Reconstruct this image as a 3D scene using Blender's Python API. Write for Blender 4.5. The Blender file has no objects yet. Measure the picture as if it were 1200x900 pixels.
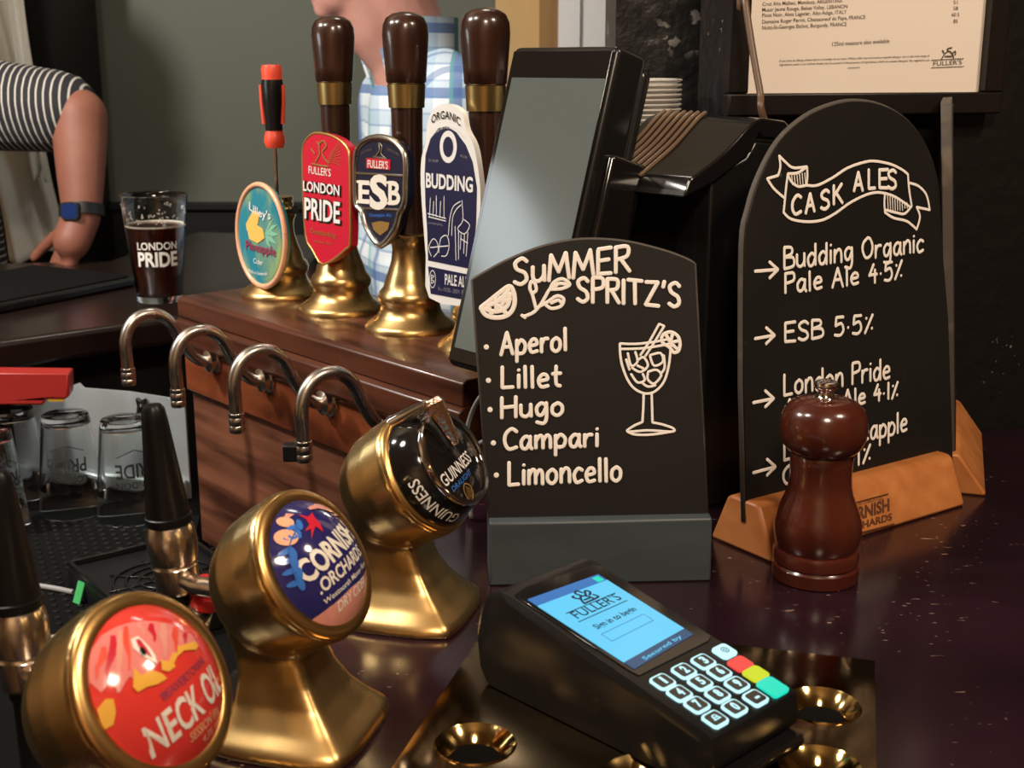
import bpy, bmesh, math, random
from mathutils import Vector as V, Matrix
from mathutils.geometry import tessellate_polygon
random.seed(7)
S = bpy.context.scene
COL = S.collection
# ------------------------------------------------------------------ camera, world, lights, exposure
FPX, HORIZ, CH = 1500.0, 75.0, 0.31          # focal length in pixels of a 1200 wide frame, horizon row, height over the bar top
TH = math.atan((450 - HORIZ) / FPX); CT, ST = math.cos(TH), math.sin(TH)
cam = bpy.data.cameras.new('camera'); camo = bpy.data.objects.new('camera', cam); COL.objects.link(camo)
cam.sensor_width = 36; cam.lens = 45; cam.clip_start = .02; cam.clip_end = 50
cam.dof.use_dof = True; cam.dof.focus_distance = .86; cam.dof.aperture_fstop = 20
camo.location = (0, 0, CH); camo.rotation_euler = (math.pi / 2 - TH, 0, 0)
S.camera = camo
S.view_settings.view_transform = 'Standard'; S.view_settings.look = 'None'
S.view_settings.gamma = 1; S.view_settings.use_curve_mapping = False
S.view_settings.exposure = 0.0
w = bpy.data.worlds.new('world'); S.world = w; w.use_nodes = True
w.node_tree.nodes['Background'].inputs[0].default_value = (.9, .75, .6, 1)
w.node_tree.nodes['Background'].inputs[1].default_value = .03
WARM = (1, .80, .60); NEUT = (1, .93, .82); COOL = (.85, .95, 1)
LIGHTS = [  # name, location, target, size, watts, colour
    ('pendant_right', (.85, .25, 1.30), (.3, .85, .05), .20, 13.0, WARM),
    ('pendant_near', (.10, -.55, 1.35), (.05, .8, 0), .30, 16.0, WARM),
    ('pendant_left', (-.85, .55, 1.35), (-.2, 1.1, 0), .25, 9.0, NEUT),
    ('added_near_wash', (-.6, -1.4, 1.2), (-.3, -2.45, .3), .4, 30.0, WARM),  # added wash on the unseen near wall, brightens what the brass mirrors
    ('added_left_wash', (-2.1, .6, .9), (-2.95, .7, .2), .4, 10.0, NEUT),  # added wash on the unseen left wall, for reflections in the brass
    ('spot_back', (.0, 1.75, 1.4), (-.2, 2.4, .2), .25, 3.0, NEUT),
    ('lamp_left', (-1.20, 1.0, 1.15), (-.6, 2.9, .0), .12, 34.0, NEUT),
    ('well_light', (-.75, 1.05, .35), (-.5, 1.45, -.15), .25, 1.0, COOL),
]
for n, loc, tgt, size, watts, colr in LIGHTS:
    L = bpy.data.lights.new(n, 'AREA'); L.shape = 'DISK'; L.size = size; L.energy = watts; L.color = colr
    lo = bpy.data.objects.new(n, L); COL.objects.link(lo); lo.location = loc
    lo.rotation_euler = (V(tgt) - V(loc)).to_track_quat('-Z', 'Y').to_euler()

# ------------------------------------------------------------------ points from picture rows and columns
C0 = V((0, 0, CH))
def ray(x, y):
    u = (x - 600) / FPX; v = (y - 450) / FPX
    return V((u, CT - v * ST, -ST - v * CT))
def P(x, y, z=0.0):
    r = ray(x, y); return C0 + r * ((z - CH) / r.z)
def D(x, y, d): return C0 + ray(x, y) * d
Z = V((0, 0, 1))
class Pl:                                     # a flat face in the world with its own u, v, height
    def __init__(s, o, ex, n):
        s.o = V(o); s.n = V(n).normalized(); ex = V(ex); s.ex = (ex - s.n * ex.dot(s.n)).normalized(); s.ey = s.n.cross(s.ex)
    def w(s, u, v, h=0): return s.o + s.ex * u + s.ey * v + s.n * h
    def uv(s, x, y):
        r = ray(x, y); p = C0 + r * (s.n.dot(s.o - C0) / s.n.dot(r)) - s.o
        return (p.dot(s.ex), p.dot(s.ey))
    def at(s, x, y, h=0): return s.w(*s.uv(x, y), h)
class Dome(Pl):                               # a shallow spherical lens on a face
    def __init__(s, o, ex, n, R, hd):
        Pl.__init__(s, o, ex, n); s.R = R; s.hd = hd; s.Rs = (R * R + hd * hd) / (2 * hd); s.c = s.o - s.n * (s.Rs - hd)
    def w(s, u, v, h=0):
        q = max(s.Rs * s.Rs - u * u - v * v, 0)
        return s.o + s.ex * u + s.ey * v + s.n * (math.sqrt(q) - (s.Rs - s.hd) + h)
    def uv(s, x, y):
        r = ray(x, y).normalized(); m = C0 - s.c; b = m.dot(r); q = b * b - (m.length_squared - s.Rs ** 2)
        if q < 0: return Pl.uv(s, x, y)
        p = C0 + r * (-b - math.sqrt(q)) - s.o
        return (p.dot(s.ex), p.dot(s.ey))

# ------------------------------------------------------------------ materials
def mat(name, col, rough=.5, metal=0, coat=0, spec=.5, noise=None, bump=None, emit=None, trans=0, ior=1.45, sss=0):
    m = bpy.data.materials.new(name); m.use_nodes = True
    nt = m.node_tree; b = nt.nodes['Principled BSDF']; I = b.inputs
    I['Base Color'].default_value = (*col, 1); I['Roughness'].default_value = rough; I['Metallic'].default_value = metal
    I['Coat Weight'].default_value = coat; I['Coat Roughness'].default_value = .12
    I['Specular IOR Level'].default_value = spec; I['IOR'].default_value = ior; I['Transmission Weight'].default_value = trans
    tc = nt.nodes.new('ShaderNodeTexCoord')
    if sss: I['Subsurface Weight'].default_value = sss; I['Subsurface Radius'].default_value = (.01, .004, .002)
    if noise:                                   # (scale xyz, rotation z, colour 2, lo, hi, detail)
        sc, rz, c2, lo, hi = noise[:5]
        mp = nt.nodes.new('ShaderNodeMapping'); mp.inputs['Scale'].default_value = sc; mp.inputs['Rotation'].default_value = (0, 0, rz)
        # rotate before scale: two mappings
        mr = nt.nodes.new('ShaderNodeMapping'); mr.inputs['Rotation'].default_value = (0, 0, rz); mp.inputs['Rotation'].default_value = (0, 0, 0)
        nz = nt.nodes.new('ShaderNodeTexNoise'); nz.inputs['Scale'].default_value = 1; nz.inputs['Detail'].default_value = 6
        cr = nt.nodes.new('ShaderNodeValToRGB'); e = cr.color_ramp.elements
        e[0].position = lo; e[0].color = (*col, 1); e[1].position = hi; e[1].color = (*c2, 1)
        nt.links.new(tc.outputs['Object'], mr.inputs[0]); nt.links.new(mr.outputs[0], mp.inputs[0]); nt.links.new(mp.outputs[0], nz.inputs['Vector'])
        nt.links.new(nz.outputs['Fac'], cr.inputs[0]); nt.links.new(cr.outputs[0], I['Base Color'])
        if len(noise) > 5:
            rr = nt.nodes.new('ShaderNodeMapRange'); rr.inputs[1].default_value = lo; rr.inputs[2].default_value = hi
            rr.inputs[3].default_value = rough; rr.inputs[4].default_value = noise[5]
            nt.links.new(nz.outputs['Fac'], rr.inputs[0]); nt.links.new(rr.outputs[0], I['Roughness'])
    if bump:                                    # (scale, strength, distance)
        nb = nt.nodes.new('ShaderNodeTexNoise'); nb.inputs['Scale'].default_value = bump[0]; nb.inputs['Detail'].default_value = 5
        bp = nt.nodes.new('ShaderNodeBump'); bp.inputs['Strength'].default_value = bump[1]; bp.inputs['Distance'].default_value = bump[2]
        nt.links.new(tc.outputs['Object'], nb.inputs['Vector']); nt.links.new(nb.outputs['Fac'], bp.inputs['Height']); nt.links.new(bp.outputs[0], I['Normal'])
    if emit: I['Emission Color'].default_value = (*emit[0], 1); I['Emission Strength'].default_value = emit[1]
    return m
def N(m, t): return m.node_tree.nodes.new(t)
def flecks(m, scale, thr, colr, scale2=12, thr2=.5, stretch=(1, 1, 1)):  # scattered pale chips and scratches over a painted surface
    nt = m.node_tree; b = nt.nodes['Principled BSDF']; tc = N(m, 'ShaderNodeTexCoord')
    mp = N(m, 'ShaderNodeMapping'); mp.inputs['Scale'].default_value = stretch; nt.links.new(tc.outputs['Object'], mp.inputs[0])
    n1 = N(m, 'ShaderNodeTexNoise'); n1.inputs['Scale'].default_value = scale; n1.inputs['Detail'].default_value = 3
    n2 = N(m, 'ShaderNodeTexNoise'); n2.inputs['Scale'].default_value = scale2
    nt.links.new(mp.outputs[0], n1.inputs['Vector']); nt.links.new(tc.outputs['Object'], n2.inputs['Vector'])
    def step(src, t, wd=.03):
        r = N(m, 'ShaderNodeMapRange'); r.inputs[1].default_value = t; r.inputs[2].default_value = t + wd; nt.links.new(src, r.inputs[0]); return r.outputs[0]
    mul = N(m, 'ShaderNodeMath'); mul.operation = 'MULTIPLY'
    nt.links.new(step(n1.outputs['Fac'], thr), mul.inputs[0]); nt.links.new(step(n2.outputs['Fac'], thr2, .1), mul.inputs[1])
    mx = N(m, 'ShaderNodeMix'); mx.data_type = 'RGBA'; mx.inputs[7].default_value = (*colr, 1)
    old = b.inputs['Base Color'].links
    if old: nt.links.new(old[0].from_socket, mx.inputs[6])
    else: mx.inputs[6].default_value = b.inputs['Base Color'].default_value
    nt.links.new(mul.outputs[0], mx.inputs[0]); nt.links.new(mx.outputs[2], b.inputs['Base Color'])
    return m
def stripes(m, specs, base, rot=(0, 0, 0)):      # woven stripes: (axis, per metre, width share, colour, opacity)
    nt = m.node_tree; b = nt.nodes['Principled BSDF']; tc = N(m, 'ShaderNodeTexCoord')
    mp = N(m, 'ShaderNodeMapping'); mp.inputs['Rotation'].default_value = rot; nt.links.new(tc.outputs['Object'], mp.inputs[0])
    sx = N(m, 'ShaderNodeSeparateXYZ'); nt.links.new(mp.outputs[0], sx.inputs[0]); cur = None
    for ax, k, wd, colr, op in specs:
        a = N(m, 'ShaderNodeMath'); a.operation = 'MULTIPLY'; a.inputs[1].default_value = k; nt.links.new(sx.outputs[ax], a.inputs[0])
        f = N(m, 'ShaderNodeMath'); f.operation = 'FRACT'; nt.links.new(a.outputs[0], f.inputs[0])
        l = N(m, 'ShaderNodeMath'); l.operation = 'LESS_THAN'; l.inputs[1].default_value = wd; nt.links.new(f.outputs[0], l.inputs[0])
        o = N(m, 'ShaderNodeMath'); o.operation = 'MULTIPLY'; o.inputs[1].default_value = op; nt.links.new(l.outputs[0], o.inputs[0])
        mx = N(m, 'ShaderNodeMix'); mx.data_type = 'RGBA'; mx.inputs[7].default_value = (*colr, 1)
        if cur is None: mx.inputs[6].default_value = (*base, 1)
        else: nt.links.new(cur, mx.inputs[6])
        nt.links.new(o.outputs[0], mx.inputs[0]); cur = mx.outputs[2]
    nt.links.new(cur, b.inputs['Base Color'])
    return m
BE = V((.647, -.762, 0)).normalized(); BN = V((-.762, -.647, 0)).normalized(); BA = V((-.344, 1.2958, .079))   # beer engine counter: direction, face normal, far top corner
RZ = -math.atan2(BE.y, BE.x)
M = {}
M['bar'] = flecks(mat('bar_lacquer', (.010, .0035, .006), .2, coat=.2, noise=((9, 9, 9), .3, (.020, .007, .012), .35, .7), bump=(60, .05, .002)), 140, .69, (.32, .2, .16), 14, .52, (1, 3, 1))
M['farbar'] = mat('far_bar_lacquer', (.012, .006, .005), .25, coat=.1, bump=(40, .05, .002))
M['wood'] = mat('cabinet_wood', (.030, .009, .005), .33, coat=.3, noise=((5, 60, 45), RZ, (.115, .036, .018), .35, .7), bump=(90, .06, .001))
M['plank'] = mat('plank_wood', (.060, .014, .006), .3, coat=.35, noise=((6, 50, 26), RZ, (.23, .058, .020), .32, .66))
M['panelw'] = mat('panel_wood', (.045, .014, .008), .38, coat=.15, noise=((4, 40, 50), RZ, (.20, .075, .040), .36, .62))
M['handle'] = mat('dark_handle_wood', (.022, .008, .005), .25, coat=.5, noise=((70, 70, 6), 0, (.050, .020, .012), .35, .7))
M['mill'] = mat('mill_wood', (.050, .009, .005), .22, coat=.6, noise=((40, 40, 8), 0, (.085, .018, .009), .35, .7))
M['oak'] = mat('oak_foot', (.40, .135, .036), .42, noise=((25, 60, 60), .6, (.52, .20, .06), .35, .7), bump=(120, .08, .001))
M['oakd'] = mat('branded_oak', (.10, .032, .012), .6)
M['brass'] = mat('aged_brass', (.66, .46, .20), .27, 1, noise=((14, 14, 14), 0, (.56, .34, .13), .4, .75, .36), bump=(30, .07, .003))
M['brassrim'] = mat('warm_brass_rim', (.70, .42, .15), .3, 1, bump=(60, .05, .002))
M['ferrule'] = mat('brushed_brass', (.58, .42, .17), .3, 1, noise=((50, 50, 4), 0, (.42, .28, .10), .4, .7))
M['chrome'] = mat('chrome', (.78, .76, .74), .08, 1)
M['steel'] = mat('dull_steel', (.60, .57, .54), .22, 1, noise=((30, 30, 30), 0, (.45, .40, .36), .4, .7, .34))
M['nickel'] = mat('worn_nickel', (.74, .68, .62), .2, 1, noise=((90, 90, 90), 0, (.56, .44, .34), .48, .72, .3))
M['copper'] = mat('polished_copper', (.92, .62, .45), .14, 1, bump=(300, .35, .002))
M['sheet'] = mat('steel_splashback', (.50, .53, .55), .4, .5, noise=((6, 6, 20), 0, (.38, .42, .44), .4, .75))
M['plate'] = mat('dark_bronze_plate', (.30, .21, .11), .06, 1, noise=((12, 12, 12), 0, (.20, .13, .065), .4, .7, .16), bump=(18, .05, .003))
M['plateh'] = mat('bright_bronze_cup', (.48, .32, .12), .1, 1)
M['dark'] = mat('dark_hole', (.003, .003, .003), .8, spec=.05)
M['blk'] = mat('black_plastic', (.007, .007, .008), .4, spec=.35)
M['blkg'] = mat('black_gloss', (.008, .007, .007), .09, coat=.3)
M['blkr'] = mat('black_satin_plastic', (.008, .008, .008), .26, spec=.4, noise=((60, 60, 60), 0, (.018, .014, .011), .62, .8))
M['glov'] = mat('black_tap_grip', (.005, .005, .005), .36, spec=.25)
M['slate'] = mat('slate_block', (.052, .066, .076), .42, noise=((8, 60, 60), 0, (.040, .052, .060), .4, .7))
M['chalkb'] = flecks(mat('chalkboard_paint', (.010, .0090, .0085), .5, spec=.3, noise=((7, 7, 7), 0, (.016, .0145, .0135), .4, .75)), 90, .7, (.16, .13, .10), 9, .56)
M['chalke'] = mat('worn_board_edge', (.06, .05, .042), .6, noise=((30, 30, 30), 0, (.16, .12, .085), .55, .75))
M['chalk'] = mat('chalk_pen', (.90, .85, .80), .8)
M['cardw'] = mat('paper', (.82, .74, .66), .7)
M['ink'] = mat('printed_ink', (.09, .07, .055), .7)
M['frame'] = mat('dark_frame_wood', (.010, .007, .006), .4, spec=.35, bump=(60, .2, .002))
M['wallr'] = flecks(mat('flaking_black_paint', (.008, .0072, .0068), .38, spec=.4, bump=(55, .35, .006)), 170, .68, (.30, .26, .21), 9, .60)
M['post'] = flecks(mat('chipped_black_paint', (.018, .018, .018), .3, bump=(40, .5, .006)), 55, .60, (.34, .31, .27), 9, .50)
M['green'] = mat('sage_green_wall', (.088, .098, .078), .6, bump=(12, .05, .004))
M['dado'] = mat('black_panelling', (.007, .007, .007), .45, spec=.3)
M['tan'] = mat('tan_door_wood', (.50, .33, .14), .5, noise=((12, 12, 2), 0, (.44, .27, .10), .4, .7))
M['tand'] = mat('brown_door_edge', (.24, .13, .045), .5, noise=((30, 30, 2), 0, (.17, .085, .03), .4, .7))
M['whitep'] = mat('white_paint', (.66, .66, .67), .5)
M['room'] = mat('brown_room_wall', (.40, .27, .16), .7)
M['ceil'] = mat('cream_ceiling', (.62, .52, .38), .8)
M['floor'] = mat('floor_boards', (.08, .045, .025), .5, noise=((3, 30, 3), 0, (.12, .07, .04), .4, .7))
M['matb'] = mat('rubber_mat', (.006, .006, .006), .9, spec=.05)
M['glass'] = mat('clear_glass', (.94, .97, .97), .02, trans=1, ior=1.45)
M['beer'] = mat('amber_ale', (.10, .014, .004), .05, trans=.6, ior=1.33)
M['foam'] = mat('beer_foam', (.62, .55, .46), .8)
M['gtext'] = mat('white_glass_print', (.75, .73, .68), .6)
M['gprint'] = mat('dark_glass_print', (.05, .055, .055), .6)
M['red'] = mat('red_plastic', (.30, .018, .014), .4)
M['redb'] = mat('bright_red_plastic', (.62, .02, .025), .3)
M['orange'] = mat('orange_red_grip', (.72, .07, .035), .4)
M['yel'] = mat('yellow_tab', (.65, .35, .03), .5)
M['cup_refl'] = mat('cup_reflection_brown', (.20, .13, .085), .18, trans=.3)  # tone of the cup stack mirrored in the glossy hood
M['grn'] = mat('green_tag', (.05, .40, .12), .6)
M['pale'] = mat('pale_plastic', (.50, .42, .34), .5)
M['cord'] = mat('grey_cord', (.25, .25, .25), .5)
M['cable'] = mat('brown_cable', (.10, .055, .03), .4)
M['cup'] = mat('clear_plastic_cup', (.93, .90, .86), .12, trans=.55, ior=1.4)
M['skin'] = mat('skin', (.20, .070, .045), .55, sss=.1, noise=((14, 14, 14), 0, (.25, .098, .066), .35, .7))
M['skinB'] = mat('skin_pale', (.56, .30, .25), .55, sss=.1, noise=((14, 14, 14), 0, (.47, .22, .18), .35, .7))
M['hair'] = mat('dark_hair', (.03, .02, .015), .6)
M['cloth'] = mat('pale_grey_cloth', (.78, .79, .74), .85, bump=(40, .2, .004))
M['trous'] = mat('dark_trousers', (.02, .022, .03), .8)
M['watch'] = mat('black_strap', (.008, .009, .012), .4)
M['watchf'] = mat('blue_watch_face', (.008, .022, .10), .2)
stripe_b, stripe_w = (.014, .014, .02), (.46, .44, .40)
M['sleeve'] = stripes(mat('striped_sleeve', stripe_b, .85), [('X', 84, .22, stripe_w, 1)], stripe_b, (0, .1, .1))
M['jersey'] = stripes(mat('striped_jersey', stripe_b, .85), [('Z', 84, .22, stripe_w, 1)], stripe_b)
M['plaid'] = stripes(mat('plaid_shirt', (.6, .66, .72), .85), [('X', 22, .5, (.26, .42, .58), .45), ('Z', 22, .5, (.26, .42, .58), .45), ('X', 11, .2, (.06, .13, .36), .75), ('Z', 11, .16, (.06, .13, .36), .75), ('Z', 44, .14, (.10, .22, .45), .5), ('Y', 11, .16, (.06, .13, .36), .6), ('X', 22, .12, (.12, .40, .34), .5)], (.68, .75, .82))
def flat(name, c, r=.35, coat=.4): return mat(name, c, r, coat=coat)
M['navy'] = flat('badge_navy', (.010, .012, .055)); M['navy2'] = flat('badge_dark_navy', (.007, .009, .032)); M['bred'] = flat('badge_red', (.55, .010, .035))
M['coral'] = flat('badge_coral', (.68, .045, .035), .12); M['pinkb'] = flat('badge_pink', (.72, .30, .24), .15); M['cream'] = flat('badge_cream', (.80, .74, .66))
M['bwhite'] = flat('badge_white', (.80, .79, .78)); M['gold'] = mat('badge_gold', (.62, .38, .12), .3, .7); M['silver'] = mat('badge_silver', (.62, .58, .50), .25, 1)
M['teal'] = mat('badge_teal', (.02, .22, .30), .2, coat=.5, noise=((28, 28, 18), .3, (.35, .42, .10), .42, .66)); M['bblue'] = flat('badge_blue', (.04, .16, .55), .15)
M['yellow'] = flat('badge_yellow', (.80, .42, .06), .15); M['salmon'] = flat('badge_salmon', (.78, .40, .24)); M['blackb'] = flat('badge_black', (.008, .007, .007), .08)
M['navyd'] = flat('badge_dome_navy', (.022, .020, .12), .08); M['pineap'] = flat('badge_pineapple', (.80, .50, .12)); M['maroon'] = flat('badge_maroon', (.30, .05, .10)); M['leafg'] = flat('badge_leaf', (.22, .50, .35)); M['pinkl'] = flat('badge_pale_pink', (.74, .22, .20), .14)
def glow(name, c, s): return mat(name, (.02, .02, .02), .2, emit=(c, s))
M['scr'] = glow('lit_screen', (.13, .66, 1.0), .95); M['scrh'] = glow('lit_header', (.04, .22, .62), .8); M['scrf'] = glow('lit_footer', (.02, .10, .24), .7)
M['scrt'] = mat('screen_dark_text', (.01, .03, .07), .3); M['keyglow'] = glow('key_backlight', (.55, .93, 1.0), 1.15)
M['kred'] = glow('red_key', (1, .06, .05), .9); M['kyel'] = glow('yellow_key', (.72, .85, .01), .85); M['kgrn'] = glow('green_key', (.0, .85, .60), .9)
M['posscr'] = mat('dim_touch_screen', (.02, .022, .022), .14, coat=.3, emit=((.44, .46, .37), .24))

# ------------------------------------------------------------------ mesh building
class MB:
    def __init__(s): s.v = []; s.f = []
    def add(s, vs, fs):
        k = len(s.v); s.v += [V(p) for p in vs]; s.f += [tuple(i + k for i in f) for f in fs]; return s
    def rings(s, rings, closed_ends=True):
        n = len(rings[0]); vs = [p for r in rings for p in r]; fs = []
        for a in range(len(rings) - 1):
            for i in range(n):
                j = (i + 1) % n; fs.append((a * n + i, a * n + j, (a + 1) * n + j, (a + 1) * n + i))
        if closed_ends: fs.append(tuple(range(n - 1, -1, -1))); fs.append(tuple((len(rings) - 1) * n + i for i in range(n)))
        return s.add(vs, fs)
    def lathe(s, prof, o=(0, 0, 0), ax=(0, 0, 1), seg=40, closed=True):   # prof: (radius, height)
        ax = V(ax).normalized(); t = V((1, 0, 0)) if abs(ax.x) < .9 else V((0, 1, 0)); ex = ax.cross(t).normalized(); ey = ax.cross(ex)
        R = [[V(o) + ax * h + (ex * math.cos(2 * math.pi * i / seg) + ey * math.sin(2 * math.pi * i / seg)) * max(r, 1e-5) for i in range(seg)] for r, h in prof]
        return s.rings(R, closed)
    def tube(s, pts, r, seg=12, flat=None, caps=True):                   # flat=(normal, height share)
        pts = [V(p) for p in pts]; n = len(pts); rs = r if isinstance(r, (list, tuple)) else [r] * n; R = []; pe = None
        for i, p in enumerate(pts):
            t = (pts[min(i + 1, n - 1)] - pts[max(i - 1, 0)]).normalized()
            if flat: up = V(flat[0]); e1 = t.cross(up).normalized(); e2 = up * flat[1]
            else:
                if pe is None: q = Z if abs(t.z) < .9 else V((1, 0, 0)); e1 = t.cross(q).normalized()
                else: e1 = (pe - t * pe.dot(t)).normalized()
                pe = e1; e2 = t.cross(e1)
            R.append([p + (e1 * math.cos(2 * math.pi * k / seg) + e2 * math.sin(2 * math.pi * k / seg)) * rs[i] for k in range(seg)])
        return s.rings(R, caps)
    def capsule(s, a, b, ra, rb, seg=16):
        a, b = V(a), V(b); t = (b - a).normalized() if (b - a).length > 1e-6 else Z
        pr = [(0, -ra)] + [(ra * math.cos(q), ra * math.sin(q)) for q in (-1.2, -.8, -.4, 0)]
        L = (b - a).length; pr += [(rb * math.cos(q), L + rb * math.sin(q)) for q in (0, .4, .8, 1.2)] + [(0, L + rb)]
        return s.lathe(pr, a, t, seg)
    def ell(s, c, r, seg=20, ax=None):
        vs = []; n = 12
        R = [[V(c) + V((r[0] * math.sin(math.pi * a / n + 1e-4) * math.cos(2 * math.pi * i / seg), r[1] * math.sin(math.pi * a / n + 1e-4) * math.sin(2 * math.pi * i / seg), -r[2] * math.cos(math.pi * a / n))) for i in range(seg)] for a in range(n + 1)]
        return s.rings(R)
    def box(s, c, sz, pl=None):
        a, b, d = [q / 2 for q in sz]; c = V(c); vs = [V((x, y, z)) + c for z in (-d, d) for x, y in ((-a, -b), (a, -b), (a, b), (-a, b))]
        if pl: vs = [pl.w(*q) for q in vs]
        return s.add(vs, [(3, 2, 1, 0), (4, 5, 6, 7), (0, 1, 5, 4), (1, 2, 6, 5), (2, 3, 7, 6), (3, 0, 4, 7)])
    def slab(s, pl, poly, h0, h1):                                        # a polygon in u, v given thickness along the normal
        n = len(poly); a = sum(poly[i][0] * poly[(i + 1) % n][1] - poly[(i + 1) % n][0] * poly[i][1] for i in range(n))
        if a < 0: poly = poly[::-1]
        if h0 > h1: h0, h1 = h1, h0
        vs = [pl.w(u, v, h0) for u, v in poly] + [pl.w(u, v, h1) for u, v in poly]
        tri = tessellate_polygon([[V((u, v, 0)) for u, v in poly]])
        fs = [tuple(range(n - 1, -1, -1)), tuple(range(n, 2 * n))] if n <= 4 else [t[::-1] if 0 else t for t in []]
        if n > 4:
            for t in tri:
                p = [poly[i] for i in t]; ar = (p[1][0] - p[0][0]) * (p[2][1] - p[0][1]) - (p[2][0] - p[0][0]) * (p[1][1] - p[0][1])
                t = tuple(t) if ar > 0 else tuple(t)[::-1]
                fs.append(tuple(i + n for i in t)); fs.append(t[::-1])
        for i in range(n):
            j = (i + 1) % n; fs.append((i, j, j + n, i + n))
        return s.add(vs, fs)
    def fill(s, pl, poly, h, maxe=None):                                  # printed patch lying on a face (subdivided to follow a lens)
        tri = tessellate_polygon([[V((u, v, 0)) for u, v in poly]])
        T = []
        for t in tri:
            p = [V((*poly[i], 0)) for i in t]
            if (p[1] - p[0]).cross(p[2] - p[0]).z < 0: p = p[::-1]
            st = [p]
            while st:
                q = st.pop(); L = [(q[i] - q[(i + 1) % 3]).length for i in range(3)]; m = max(L)
                if maxe and m > maxe:
                    i = L.index(m); a, b, c = q[i], q[(i + 1) % 3], q[(i + 2) % 3]; mid = (a + b) / 2; st += [[a, mid, c], [mid, b, c]]
                else: T.append(q)
        for q in T: s.add([pl.w(p.x, p.y, h) for p in q], [(0, 1, 2)])
        return s
def smoothline(pts, k=6):
    if len(pts) < 3: return pts
    out = []
    for i in range(len(pts) - 1):
        p0, p1, p2, p3 = pts[max(i - 1, 0)], pts[i], pts[i + 1], pts[min(i + 2, len(pts) - 1)]
        for j in range(k):
            t = j / k
            out.append(tuple(.5 * (2 * b + (c - a) * t + (2 * a - 5 * b + 4 * c - d) * t * t + (3 * b - a - 3 * c + d) * t ** 3) for a, b, c, d in zip(p0, p1, p2, p3)))
    return out + [pts[-1]]

def finish(o, label=None, cat=None, group=None, kind=None):
    if label: o['label'] = label
    if cat: o['category'] = cat
    if group: o['group'] = group
    if kind: o['kind'] = kind
    return o
def thing(name, label, cat, loc, group=None):
    o = bpy.data.objects.new(name, None); COL.objects.link(o); o.location = V(loc); o.empty_display_size = .02
    return finish(o, label, cat, group)
def rootloc(o):
    while o.parent: o = o.parent
    return V(o.location)
def part(name, mb, m, parent=None, ang=40, bevel=0, bseg=2, mods=(), label=None, cat=None, group=None, kind=None, loc=None):
    base = rootloc(parent) if parent else V(loc) if loc is not None else V((0, 0, 0))
    me = bpy.data.meshes.new(name); me.from_pydata([tuple(p - base) for p in mb.v], [], mb.f); me.update()
    bm = bmesh.new(); bm.from_mesh(me); bmesh.ops.remove_doubles(bm, verts=bm.verts, dist=1e-6) if not mods else None
    bm.to_mesh(me); bm.free()
    me.materials.append(M[m]); me.polygons.foreach_set('use_smooth', [ang > 0] * len(me.polygons))
    if 0 < ang < 180: me.set_sharp_from_angle(angle=math.radians(ang))
    o = bpy.data.objects.new(name, me); COL.objects.link(o)
    if parent: o.parent = parent
    else: o.location = base
    if bevel:
        b = o.modifiers.new('bevel', 'BEVEL'); b.width = bevel; b.segments = bseg; b.limit_method = 'ANGLE'; b.angle_limit = math.radians(35); b.harden_normals = False
    for k, a in mods:
        x = o.modifiers.new(k.lower(), k)
        for kk, vv in a.items(): setattr(x, kk, vv)
    return finish(o, label, cat, group, kind)
def organic(voxel, it=6, fac=.5): return (('REMESH', dict(mode='VOXEL', voxel_size=voxel, use_smooth_shade=True)), ('SMOOTH', dict(factor=fac, iterations=it)))
def fix_normals(o):
    bm = bmesh.new(); bm.from_mesh(o.data); bmesh.ops.recalc_face_normals(bm, faces=bm.faces); bm.to_mesh(o.data); bm.free(); return o

# ------------------------------------------------------------------ lettering: printed type
def typemesh(txt, bold=0):
    cu = bpy.data.curves.new('type', 'FONT'); cu.body = txt; cu.size = 1; cu.offset = bold; cu.resolution_u = 3; cu.fill_mode = 'FRONT'
    ob = bpy.data.objects.new('type', cu); me = bpy.data.meshes.new_from_object(ob)
    vs = [v.co.copy() for v in me.vertices]; fs = [tuple(p.vertices) for p in me.polygons]
    bpy.data.objects.remove(ob); bpy.data.meshes.remove(me); bpy.data.curves.remove(cu); return vs, fs
CAP = max(v.y for v in typemesh('H')[0])
def type_uv(mb, pl, txt, a, b, height, bold=.0, h=.0004, arc=0, up=None):   # baseline a -> b in u, v; cap height in metres; up direction optional
    vs, fs = typemesh(txt, bold); x0 = min(v.x for v in vs); x1 = max(v.x for v in vs)
    A = V((*a, 0)); B = V((*b, 0)); ex = (B - A); n = V((-ex.y, ex.x, 0)).normalized() if up is None else V((*up, 0)).normalized()
    out = []
    for v in vs:
        t = (v.x - x0) / (x1 - x0); q = A + ex * t + n * (v.y / CAP * height)
        if arc: q += n * arc * 4 * t * (1 - t); q += ex.normalized() * (-(v.y / CAP * height)) * arc * 4 * (1 - 2 * t) / ex.length * -1
        out.append(pl.w(q.x, q.y, h))
    return mb.add(out, fs)
def type_px(mb, pl, txt, a, b, hp, bold=0, h=.0004, arc=0):                # baseline end points and cap height read off the picture
    A = pl.uv(*a); B = pl.uv(*b); U = pl.uv(a[0], a[1] - hp); d = (U[0] - A[0], U[1] - A[1]); hh = math.hypot(*d)
    vs, fs = typemesh(txt, bold); x0 = min(v.x for v in vs); x1 = max(v.x for v in vs); out = []
    for v in vs:
        t = (v.x - x0) / (x1 - x0); k = v.y / CAP + arc * 4 * t * (1 - t)
        out.append(pl.w(A[0] + (B[0] - A[0]) * t + d[0] * k, A[1] + (B[1] - A[1]) * t + d[1] * k, h))
    return mb.add(out, fs)
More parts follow.
